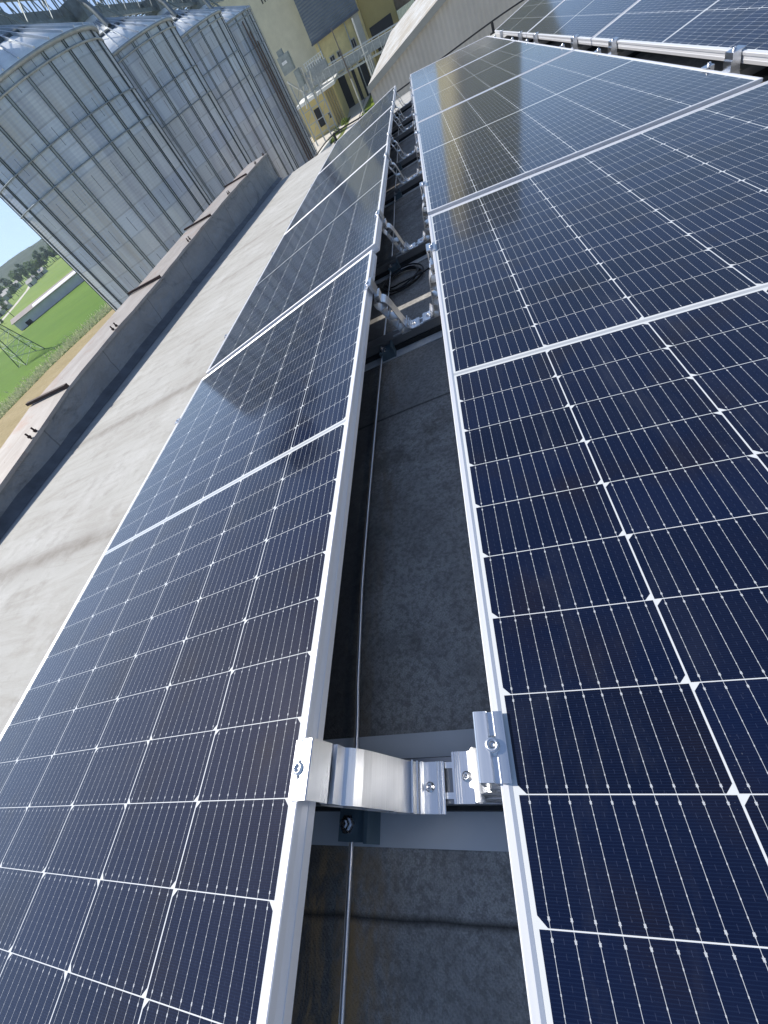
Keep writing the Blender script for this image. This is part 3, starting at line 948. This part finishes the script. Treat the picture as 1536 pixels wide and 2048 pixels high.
# the tall tower that shows in the panels' reflection
tt = thing('elevator_tower', 'tall yellow elevator tower mirrored as a dark stripe in the middle row', 'building', T(0, 0, 0))
g = MB()
A_ = Vector((11.4, 150)); B_ = Vector((7.6, 163.8)); C_ = Vector((28.2, 154.6)); D_ = B_ + C_ - A_
qs = [A_, C_, D_, B_]
ring_ = [A_ + (B_ - A_).normalized() * 5.0]
ea, eb = (B_ - A_).normalized(), (C_ - A_).normalized()
for q in range(1, 8):
    t_ = q / 8
    ring_.append(A_ + ea * 5.0 * (1 - t_) ** 2 + eb * 5.0 * t_ ** 2)
ring_.append(A_ + eb * 5.0); ring_ += [C_, D_, B_]
nr = len(ring_)
g.add([(p.x, p.y, GZ) for p in ring_] + [(p.x, p.y, 37.0) for p in ring_], [(i_, (i_ + 1) % nr, nr + (i_ + 1) % nr, nr + i_) for i_ in range(nr)] + [list(range(nr, 2 * nr))])
g.build('wall', plain('tower_render', (.40, .345, .20), .9, 0, .06, .3), tt)
g = MB()
cc = (A_ + C_ + B_ + D_) / 4
vs = [((p - cc) * .9 + cc) for p in qs]
g.add([(p.x, p.y, 37.0) for p in vs] + [(p.x, p.y, 38.0) for p in vs], [(3, 2, 1, 0), (0, 1, 5, 4), (1, 2, 6, 5), (2, 3, 7, 6), (3, 0, 4, 7), (4, 5, 6, 7)])
g.build('roof', M_GREY, tt)

# yellow shed, trestle and conveyor in the yard
sh = thing('yellow_shed', 'small yellow shed with a white roof edge and vertical pipes below the conveyor', 'shed', T(0, 0, 0))
g = MB(); g.box(-24.6, -16.1, 121.0, 131.5, GZ, -8.1); g.build('wall', plain('yellow_panel', (.56, .46, .20), .8, 0, .1, .5), sh)
g = MB(); g.box(-24.9, -15.6, 120.5, 131.7, -8.1, -7.6); g.build('roof', plain('white_sheet', (.78, .78, .74), .5), sh)
for q in range(4):
    g = MB(); xx = -18.1 + q * .52
    g.tube([(xx, 120.8, GZ), (xx, 120.8, -8.15)], .13, 8); g.build('pipe', plain('ochre_pipe', (.30, .25, .13), .6), sh)
g = MB(); g.box(-21.9, -20.3, 120.93, 120.99, -12.6, -9.6); g.build('doorway', M_HOLE, sh)
g = MB(); g.box(-19.3, -18.7, 120.93, 120.99, -12.2, -11.2); g.build('window', M_HOLE, sh)

cv = thing('yard_conveyor', 'grey enclosed conveyor bridge with railings crossing in front of the yellow mill', 'conveyor', T(0, 0, 0))
def cvz(x): return -5.9 - (x + 22) * .075
g = MB()
g.bar((-23, 124, cvz(-23)), (3, 124, cvz(3)), 1.5, 0, 1.3)
g.build('trough', M_GALV, cv)
g = MB()
for yy in (122.9, 124.9):
    g.bar((-23, yy, cvz(-23) + 1.0), (3, yy, cvz(3) + 1.0), .10)
    g.bar((-23, yy, cvz(-23) - 1.35), (3, yy, cvz(3) - 1.35), .16)
    x = -23; k = 0
    while x < 3:
        g.bar((x, yy, cvz(x) - 1.35), (x, yy, cvz(x) + 1.0), .09)
        if k % 2: g.bar((x, yy, cvz(x) - 1.35), (x + 1.4, yy, cvz(x) + .4), .08)
        x += 1.4; k += 1
g.build('truss', plain('light_steel', (.50, .53, .52), .5, .4, .15, 2), cv)
g = MB()
for x in (-21.5, -19.2):
    for yy in (122.6, 125.0): g.bar((x, yy, GZ), (x + .2, yy, cvz(x) - 1.0), .18)
z = GZ; k = 0
while z < -8.5:
    for yy in (122.6, 125.0):
        g.bar((-21.5, yy, z), (-19.2, yy, z + 1.6), .10); g.bar((-19.2, yy, z), (-21.5, yy, z + 1.6), .10); g.bar((-21.5, yy, z), (-19.2, yy, z), .10)
    z += 1.6
g.build('trestle', plain('white_steel', (.60, .62, .60), .5, .3, .15, 2), cv)

eq = thing('machine_platform', 'grey machinery platform with white railing posts against the beige mill wall', 'machinery', T(0, 0, 0))
yE = 118
def bx(a0, a1, e0, e1, y0=yE, d=2.0):
    z0 = .55 + y0 * math.tan(R(e0)); z1 = .55 + y0 * math.tan(R(e1))
    g.box(hx(a0, y0), hx(a1, y0), y0, y0 + d, z0, z1)
g = MB(); bx(-9.6, -7.6, -2.85, -2.25); bx(-9.4, -8.7, -2.25, -1.95, yE + .3); bx(-8.5, -7.9, -2.25, -2.05, yE + .3); g.build('deck', M_GALV, eq)
g = MB()
for q in range(9):
    a = -9.5 + q * .23
    zz = .55 + yE * math.tan(R(-2.25))
    g.bar((hx(a, yE) , yE - .15, zz), (hx(a, yE), yE - .15, zz + 1.15), .13)
zz += 1.1
g.bar((hx(-9.6, yE), yE - .15, zz), (hx(-7.6, yE), yE - .15, zz), .09); g.bar((hx(-9.6, yE), yE - .15, zz - .5), (hx(-7.6, yE), yE - .15, zz - .5), .07)
g.build('railing', plain('white_railing', (.70, .72, .70), .5), eq)
g = MB(); bx(-11.6, -10.5, -1.6, -.35, 112); bx(-11.4, -10.9, -.35, .05, 112.3, 1.2); bx(-10.7, -10.2, -2.9, -1.7, 112); g.build('casing', plain('grey_green_machine', (.30, .33, .31), .5, .2, .2, 1.5), eq)
g = MB(); bx(-11.35, -10.85, -.95, -.75, 111.9, .08); g.build('panel', plain('white_sheet_panel', (.8, .8, .78), .4), eq)
g = MB()
for a0, e0, a1, e1 in ((-11.6, -2.0, -10.3, -3.6), (-10.4, -1.9, -9.2, -3.0), (-10.2, -2.2, -10.9, -4.4), (-9.9, -1.8, -9.9, -3.6), (-9.3, -2.3, -9.7, -4.2)):
    g.tube([(hx(a0, 113), 113, .55 + 113 * math.tan(R(e0))), (hx(a1, 114), 114, .55 + 114 * math.tan(R(e1)))], .17, 8)
g.build('pipe', plain('light_pipe', (.55, .57, .55), .4, .5, .1, 2), eq)
g = MB()
for a in (-11.5, -10.6, -9.8, -9.0):
    g.bar((hx(a, 113), 113.3, GZ), (hx(a, 113), 113.3, .55 + 113 * math.tan(R(-2.2))), .22)
for e in (-6.6, -5.6, -4.6, -3.6):
    g.bar((hx(-11.5, 113), 113.3, .55 + 113 * math.tan(R(e))), (hx(-9.0, 113), 113.3, .55 + 113 * math.tan(R(e))), .13)
    g.bar((hx(-11.5, 113), 113.3, .55 + 113 * math.tan(R(e))), (hx(-10.6, 113), 113.3, .55 + 113 * math.tan(R(e + 1))), .10)
    g.bar((hx(-9.8, 113), 113.3, .55 + 113 * math.tan(R(e))), (hx(-9.0, 113), 113.3, .55 + 113 * math.tan(R(e + 1))), .10)
g.build('support_frame', M_GALV, eq)

ms = MB()
ms.tube([(-11.6, 115.6, GZ), (-11.7, 115.6, -8.5)], [.20, .17], 8); ms.tube([(-11.7, 115.6, -8.5), (-11.9, 115.6, -1.3)], [.15, .09], 8, 1)
tag(ms.build('lightning_mast', [plain('pale_mast', (.46, .44, .38), .6, .2, .2, 1), plain('dark_mast', (.13, .11, .09), .6, .1, .2, 1)], None), 'thin tall mast standing on the grass verge in front of the mill', 'mast')
p2 = MB()
p2.tube([(-8.0, 118, GZ), (-8.0, 118, -2.0)], .13, 8); p2.bar((-8.6, 118, -6.9), (-7.2, 118, -6.9), .15)
for d in (.45, .8): p2.tube([(-8.0 + d, 118, GZ), (-8.0 + d, 118, -7.4)], .10, 8)
tag(p2.build('pipe_post', plain('pale_pole', (.58, .58, .54), .5, .2, .15, 1), None), 'pale pole with a bundle of pipes rising past the conveyor by the shed roof', 'pole')

kw = MB(); kw.bar((-20.6, 100.5, GZ + .3), (-18.4, 109.0, GZ + .3), .35, 0, .6)
tag(kw.build('kerb_wall', plain('white_kerb', (.74, .73, .68), .8, 0, .08, 1), None), 'low white kerb wall at the edge of the yard by the trestle', 'kerb')
for q, (x, y, sc_) in enumerate(((-17.6, 112.5, .9), (-16.4, 118.5, .7), (-18.6, 107.5, .8), (-8.6, 121, 1.0), (-7.2, 112, .8))):
    rnd_ = random.Random(q + 5); g = MB()
    for i in range(260):
        d = Vector((rnd_.gauss(0, 1), rnd_.gauss(0, 1), abs(rnd_.gauss(0, .7)))).normalized() * rnd_.uniform(.4, 1.3) * sc_
        sz = rnd_.uniform(.08, .2)
        u = Vector((rnd_.gauss(0, 1), rnd_.gauss(0, 1), rnd_.gauss(0, 1))).normalized(); v_ = u.orthogonal().normalized()
        g.add([d - u * sz, d + u * sz, d + v_ * sz * 1.4], [(0, 1, 2)])
    tag(g.build('bush', BUSH if q else (BUSH := mat_leaf('bush_leaf', (.09, .14, .02), (.20, .26, .05))), None, T(x, y, GZ)),
        ['low green bush at the shed corner beside the lane', 'small green bush under the ochre pipes by the lane', 'scrubby bush at the foot of the white trestle', 'bright green bush on the grass verge by the hall', 'small bush on the verge nearest the hall wall'][q], 'bush')

# corrugated hall
ha = thing('corrugated_hall', 'corrugated grey hall with a sunlit pale roof just beyond the panel rows', 'building', T(-3.02, 40.0, 0) @ Matrix.Rotation(R(-4.3), 4, 'Z'))
HL = 25.8; sl_ = .262; RX = 9.5; ze = -3.57
g = MB()
n = 230; vs = []; 
for i in range(n + 1):
    x = .06 + (2 * RX - .12) * i / n
    y = .035 * math.sin(2 * math.pi * x / .30)
    zt = ze - .10 + sl_ * min(x, 2 * RX - x)
    vs += [(x, y, GZ), (x, y, zt)]
g.add(vs, [(2 * i, 2 * i + 2, 2 * i + 3, 2 * i + 1) for i in range(n)], 0, True)
for x in (.06, 2 * RX - .06):
    g.add([(x, .0, GZ), (x, HL, GZ), (x, HL, ze - .1), (x, .0, ze - .1)], [(0, 1, 2, 3)])
g.build('wall', plain('grey_corrugated_sheet', (.54, .50, .44), .6, .0, .10, .6), ha)
def mat_hallroof():
    n_ = N('weathered_hall_roof', .7, 0, .3)
    f = n_.noise(1.0, 6, .65, n_.scale((1.0, .25, 1)))
    c = n_.mix(n_.ramp(f, [(.35, 0.0), (.65, 1.0)]), (.36, .33, .28), (.48, .49, .49))
    Y = n_.xyz()[1]
    ln = n_.mth('LESS_THAN', n_.mth('ABSOLUTE', n_.mth('SUBTRACT', n_.mth('FRACT', n_.mth('DIVIDE', Y, 5.2)), .5)), .02)
    c = n_.mix(n_.mth('MULTIPLY', ln, .7), c, (.74, .75, .74))
    n_.set('Base Color', c)
    return n_.m
g = MB()
th = .10
g.prism([(0, ze), (RX, ze + sl_ * RX), (2 * RX, ze), (2 * RX, ze + th), (RX, ze + sl_ * RX + th), (0, ze + th)], -.30, HL + .3)
g.build('roof', mat_hallroof(), ha)
g = MB()
for a, c in (((0, ze - .02), (RX, ze + sl_ * RX - .02)), ((RX, ze + sl_ * RX - .02), (2 * RX, ze - .02))):
    g.prism([(a[0], a[1] - .20), (c[0], c[1] - .20), (c[0], c[1] + .16), (a[0], a[1] + .16)], -.36, -.305)
g.build('verge_trim', plain('verge_trim', (.36, .35, .31), .6, .1, .1, 1), ha)

# ------------------------------------------------------------------ ground, yard, fields
def sheet(name, poly, z, mat, kind='structure'):
    g = MB(); g.add([(x, y, z) for x, y in poly], [list(range(len(poly)))])
    o_ = g.build(name, mat, None); o_['kind'] = kind
    return o_
M_MEADOW = mat_field('meadow', (.13, .22, .03), (.20, .28, .05), (.15, .20, .05), (.008, .02, .02), .25)
M_CROP = mat_field('young_crop', (.075, .165, .012), (.12, .22, .02), (.08, .13, .015), (.02, .05, .02), .8)
M_STRAW = mat_field('dry_straw', (.30, .24, .12), (.36, .29, .16), (.20, .15, .07), (.15, .3, .2), 1.5)
sheet('ground', [(-1500, -600), (900, -600), (900, 1300), (-1500, 1300)], GZ - .06, M_MEADOW)
sheet('crop_field', [(-150.5, 124), (-146, 131), (-138, 142.5), (-112, 166), (-62, 98), (-71.3, 86), (-80.9, 70.8), (-85.1, 57.4), (-110, -40), (-260, -40)], GZ - .03, M_CROP)
sheet('straw_verge', [(-110, -40), (-85.1, 57.4), (-80.9, 70.8), (-74.4, 81.7), (-71.3, 86), (-62, 98), (-46, 98), (-46, -40)], GZ - .02, M_STRAW)
sheet('yard', [(-46, -30), (60, -30), (60, 136), (-46, 136)], GZ - .01, M_CONC)
sheet('grass_verge', [(-12.9, 106), (-12.2, 117), (-10.3, 136), (-4, 136), (-6, 100), (-9, 96)], GZ + .005, mat_field('verge_grass', (.13, .19, .02), (.20, .25, .03), (.09, .13, .02), (.2, .2, .2), 2))
sheet('side_grass', [(-19.6, 98), (-17.0, 110), (-16.0, 122), (-15.2, 123), (-15.6, 112), (-17.6, 99)], GZ + .012, mat_field('side_grass', (.10, .13, .03), (.16, .18, .05), (.07, .09, .02), (.3, .3, .3), 2))
for q in (0.0, 1.45):
    sheet('rail_track', [(-13.6 + q * .5, 96), (-13.4 + q * .5, 96), (-11.9 + q, 134), (-12.1 + q, 134)], GZ + .02, plain('rail_steel', (.10, .09, .085), .6))
sheet('lane', [(-231, 205), (-252, 245), (-281, 293), (-303, 321), (-307, 320), (-286, 293), (-257, 244), (-236, 203)], GZ - .03, M_CONC)

# weeds along the crop edge
wd = MB(); random.seed(31)
edge = [(-110, -40), (-85.1, 57.4), (-80.9, 70.8), (-74.4, 81.7), (-71.3, 86), (-62, 98)]
def along(t):
    L = [math.dist(a, b_) for a, b_ in zip(edge, edge[1:])]; s = t * sum(L)
    for l, a, b_ in zip(L, edge, edge[1:]):
        if s <= l: return (a[0] + (b_[0] - a[0]) * s / l, a[1] + (b_[1] - a[1]) * s / l)
        s -= l
    return edge[-1]
for i in range(9000):
    x, y = along(random.uniform(.5, 1)); dxx = -abs(random.gauss(0, 4.5))
    x += dxx * .85; y -= dxx * .5
    h = random.uniform(.2, .65); a = random.uniform(0, 6.28); w_ = random.uniform(.06, .2)
    lx_, ly_ = random.uniform(-.3, .3), random.uniform(-.3, .3)
    wd.add([(x - w_ * math.cos(a), y - w_ * math.sin(a), GZ - .05), (x + w_ * math.cos(a), y + w_ * math.sin(a), GZ - .05), (x + lx_, y + ly_, GZ + h)], [(0, 1, 2)])
tag(wd.build('weeds', mat_leaf('weed_leaf', (.32, .38, .20), (.54, .54, .36)), None), 'strip of tall pale weeds between crop and straw', 'weeds', None, 'stuff')

# ------------------------------------------------------------------ long barn, village, pylon
bn = thing('long_barn', 'long low grey barn with a white roof strip across the green field', 'barn', T(-150.0, 136.8, GZ) @ Matrix.Rotation(math.atan2(15.2, 21.2), 4, 'Z'))
BL = 60; BW = 8.5; BH = 2.9
g = MB(); g.box(0, BL, 0, BW, 0, BH); g.build('wall', plain('grey_blue_render', (.66, .63, .68), .85, 0, .08, .5), bn)
g = MB(); g.prism([(-.5, BH + .01), (-.5, BH + .16), (BL + .5, BH + .16), (BL + .5, BH + .01)], -.5, BW * .5 + .0)
vs = [(-.5, -.5, BH + .02), (BL + .5, -.5, BH + .02), (BL + .5, BW * .5, BH + .95), (-.5, BW * .5, BH + .95), (-.5, BW + .5, BH + .02), (BL + .5, BW + .5, BH + .02)]
g = MB(); g.add(vs, [(0, 1, 2, 3), (3, 2, 5, 4), (0, 3, 4), (1, 5, 2)]); 
g.add([(p[0], p[1], p[2] - .15) for p in vs], [(0, 3, 2, 1), (3, 4, 5, 2)])
g.add([vs[0], vs[1], (vs[1][0], vs[1][1], vs[1][2] - .15), (vs[0][0], vs[0][1], vs[0][2] - .15)], [(0, 3, 2, 1)])
g.build('roof', plain('pale_pink_roof', (.30, .26, .245), .8, 0, .1, .3), bn)
g = MB()
def rz(y): return BH + .02 + .93 * (y + .5) / (BW * .5 + .5)
g.add([(9, -.1, rz(-.1) + .03), (35, -.1, rz(-.1) + .03), (35, 2.6, rz(2.6) + .03), (9, 2.6, rz(2.6) + .03)], [(0, 1, 2, 3)]); g.build('roof_strip', plain('white_sheet_roof', (.82, .84, .86), .4), bn)
g = MB(); g.box(-.06, -.003, 2.2, 3.6, 0, 2.2); g.build('door', M_HOLE, bn)
g = MB(); g.box(3.0, 5.2, -.06, -.003, 0, 1.2); g.build('window', M_HOLE, bn)

vill = [(-268, 252, 6, 4, 2.2, .5), (-276, 292, 5, 4, 2.2, .3), (-287, 310, 8, 4.5, 2.4, .9), (-263, 240, 5, 4, 2.2, .7), (-345, 328, 14, 7, 3.4, .6), (-366, 366, 15, 7, 3.4, .75), (-284, 317, 5, 4, 2.2, .2)]
vlab = ['small white cottage nearest the tree group at the lane', 'little white cottage midway along the lane', 'long white cottage near the woodland edge', 'small white hut at the near end of the lane', 'white farm building in front of the hill', 'large pale farm building below the hill', 'small white cottage by the dark tree at the lane end']
for i, (x, y, l, w_, h, a) in enumerate(vill):
    t = thing('cottage', vlab[i], 'cottage', T(x, y, GZ) @ Matrix.Rotation(a, 4, 'Z'), 'far white buildings')
    g = MB(); g.box(-l / 2, l / 2, -w_ / 2, w_ / 2, 0, h); g.build('wall', plain('white_render', (.50, .50, .47), .8), t)
    g = MB(); g.prism([(-l / 2 - .3, h + .01), (l / 2 + .3, h + .01), (l / 2 + .3, h + .1), (-l / 2 - .3, h + .1)], -w_ / 2, w_ / 2)
    vs = [(-l / 2 - .3, -w_ / 2 - .3, h), (l / 2 + .3, -w_ / 2 - .3, h), (l / 2 + .3, 0, h + 1.7), (-l / 2 - .3, 0, h + 1.7), (-l / 2 - .3, w_ / 2 + .3, h), (l / 2 + .3, w_ / 2 + .3, h)]
    g = MB(); g.add(vs, [(0, 1, 2, 3), (3, 2, 5, 4), (0, 3, 4), (1, 5, 2)])
    g.build('roof', plain('pale_roof', (.34, .33, .32), .7), t)
    g = MB(); g.box(-.5, .5, -w_ / 2 - .04, -w_ / 2 - .003, 0, 2.0); g.build('door', M_HOLE, t)

py_ = MB()
feet = [Vector((-106.2, 86.9, GZ)), Vector((-100.9, 84.4, GZ)), Vector((-98.2, 89.6, GZ)), Vector((-103.6, 92.2, GZ))]
ctr = sum(feet, Vector()) / 4
lv = [0, 2.4, 4.6, 6.6, 8.4, 10.0, 12.0, 15.0, 20.0]
def leg(k, z):
    f = max(.14, 1 - z / 15.0)
    p = ctr + (feet[k] - ctr) * f; return Vector((p.x, p.y, GZ + z))
for k in range(4):
    for a, c in zip(lv, lv[1:]):
        py_.bar(leg(k, a), leg(k, c), .15)
        py_.bar(leg(k, a), leg((k + 1) % 4, c), .065, 1); py_.bar(leg((k + 1) % 4, a), leg(k, c), .065, 1)
        py_.bar(leg(k, c), leg((k + 1) % 4, c), .09, 1)
for z in (15.5, 17.5): py_.bar(Vector((ctr.x - 3, ctr.y - 3, GZ + z)), Vector((ctr.x + 3, ctr.y + 3, GZ + z)), .25)
tag(py_.build('lattice_pylon', [plain('green_pylon_steel', (.035, .07, .05), .6, .3), plain('pale_lattice_steel', (.45, .52, .45), .6, .3)], None), 'steel lattice pylon standing in the green crop field', 'pylon')

fp = MB(); 
fp.tube([(0, 0, 0), (0, 0, 7.0)], [.16, .10], 8); fp.bar((-1, 0, 6.4), (1, 0, 6.4), .14)
tag(fp.build('field_pole', plain('dark_timber', (.06, .05, .045), .8), None, T(-178, 166, GZ)), 'thin dark utility pole in the meadow behind the barn', 'pole')

# ------------------------------------------------------------------ trees and hill
M_BARK = plain('bark', (.06, .045, .035), .9)
LEAF = [mat_leaf('leaf_dark', (.07, .12, .05), (.14, .21, .09)), mat_leaf('leaf_mid', (.09, .15, .05), (.18, .25, .10)), mat_leaf('leaf_blue', (.08, .13, .08), (.15, .21, .13))]
def crown_mesh(seed, h, w_, n):
    rnd_ = random.Random(seed); g = MB()
    blobs = [(rnd_.uniform(-.5, .5) * w_, rnd_.uniform(-.5, .5) * w_, h * rnd_.uniform(.38, .86), w_ * rnd_.uniform(.28, .5)) for _ in range(9)]
    for i in range(n):
        bx_, by_, bz_, br_ = blobs[rnd_.randrange(9)]
        d = Vector((rnd_.gauss(0, 1), rnd_.gauss(0, 1), rnd_.gauss(0, 1))).normalized() * br_ * rnd_.uniform(.6, 1.05)
        p = Vector((bx_, by_, bz_)) + Vector((d.x, d.y, d.z * .9))
        s = rnd_.uniform(.25, .6)
        u = Vector((rnd_.gauss(0, 1), rnd_.gauss(0, 1), rnd_.gauss(0, 1))).normalized(); v_ = u.orthogonal().normalized()
        g.add([p - u * s - v_ * s * .6, p + u * s - v_ * s * .5, p + u * s * .8 + v_ * s * .6, p - u * s * .7 + v_ * s * .6], [(0, 1, 2, 3)])
    return g
protos = []
for i, (h, w_, lm) in enumerate(((10, 3.6, 0), (9, 4.2, 1), (12, 3.4, 2), (7.5, 3.6, 1))):
    t = thing('tree', 'dark dense broadleaf tree in the woodland beyond the meadow', 'tree', T(0, 0, GZ), 'trees beyond the meadow')
    g = MB(); g.tube([(0, 0, -.3), (.1, .05, h * .3), (.0, .1, h * .62)], [.28, .2, .08], 7)
    for q in range(3):
        a = q * 2.1 + i
        g.tube([(.05, .05, h * (.3 + .08 * q)), (math.cos(a) * w_ * .4, math.sin(a) * w_ * .4, h * (.5 + .1 * q))], [.12, .05], 6)
    g.build('trunk', M_BARK, t)
    crown_mesh(i + 40, h, w_, 420).build('crown', LEAF[lm], t)
    protos.append(t)
random.seed(77)
spots = []
for i in range(60):                                     # wood edge behind the meadow
    t = i / 59
    x = -330 + 75 * t + random.uniform(-6, 6); y = 352 + 70 * t + random.uniform(-8, 8)
    spots.append((x, y, random.uniform(.75, 1.2)))
for i in range(26):
    t = i / 25
    spots.append((-430 + 100 * t + random.uniform(-8, 8), 368 + 25 * t + random.uniform(-10, 10), random.uniform(.9, 1.3)))
for i in range(22):
    spots.append((random.uniform(-345, -285), random.uniform(262, 330), random.uniform(.45, .9)))
spots += [(-276, 300, .8), (-279, 306, .7), (-262, 246, .6), (-258, 236, .55), (-214, 192, .3), (-150, 152, .32), (-290, 318, .9)]
kinds = ['rounded broadleaf tree', 'spreading green tree', 'tall bluish tree', 'short bushy tree']
for i, (x, y, s) in enumerate(spots):
    k = random.randrange(4)
    mw = T(x, y, GZ) @ Matrix.Rotation(random.uniform(0, 6.28), 4, 'Z') @ Matrix.Scale(s, 4)
    where = 'in the wood edge beyond the meadow' if i < 60 else 'in the dark wood under the hill' if i < 86 else 'among the far cottages'
    lab = '%s %s' % (kinds[k], where)
    p = protos[k]
    if 'used' not in p:
        p.matrix_world = mw; p['label'] = lab; p['used'] = 1; p['group'] = lab
    else:
        c = dup(p, mw, lab, lab)
for p in protos:
    if 'used' in p: del p['used']
for o_ in bpy.data.objects:
    if 'used' in o_: del o_['used']

hl = MB(); vs = []; fs = []
random.seed(9)
NX, NY = 90, 26
for j in range(NY):
    for i in range(NX):
        u_ = i / (NX - 1); v_ = j / (NY - 1)
        x = -1150 + 760 * u_; y = 560 + 190 * u_ + 330 * v_
        prof_h = (28 * math.exp(-((u_ - .28) / .22) ** 2) + 14 * math.exp(-((u_ - .75) / .25) ** 2) + 6) * math.sin(min(1, v_ * 1.25) * math.pi * .5)
        vs.append((x, y, GZ - 1 + prof_h * .62 + random.uniform(0, 2.2) * (v_ > .05)))
for j in range(NY - 1):
    for i in range(NX - 1): fs.append((j * NX + i, j * NX + i + 1, (j + 1) * NX + i + 1, (j + 1) * NX + i))
hl.add(vs, fs, 0, False)
hm = mat_field('wooded_hill', (.025, .045, .022), (.05, .075, .03), (.03, .05, .03), (.02, .02, .02), .12)
o_ = hl.build('hill', hm, None); o_['kind'] = 'structure'

# ------------------------------------------------------------------ summer haze
hz = MB(); hz.box(-1700, 1100, -700, 1450, GZ - 3, 70)
hzm = bpy.data.materials.new('haze_air'); hzm.use_nodes = True
ht = hzm.node_tree
ht.nodes.remove(ht.nodes['Principled BSDF'])
vp = ht.nodes.new('ShaderNodeVolumePrincipled')
vp.inputs['Color'].default_value = (.72, .86, 1.0, 1)
vp.inputs['Density'].default_value = 0.00020
vp.inputs['Anisotropy'].default_value = 0.25
ht.links.new(vp.outputs[0], ht.nodes['Material Output'].inputs['Volume'])
o_ = hz.build('haze', hzm, None); o_['kind'] = 'stuff'
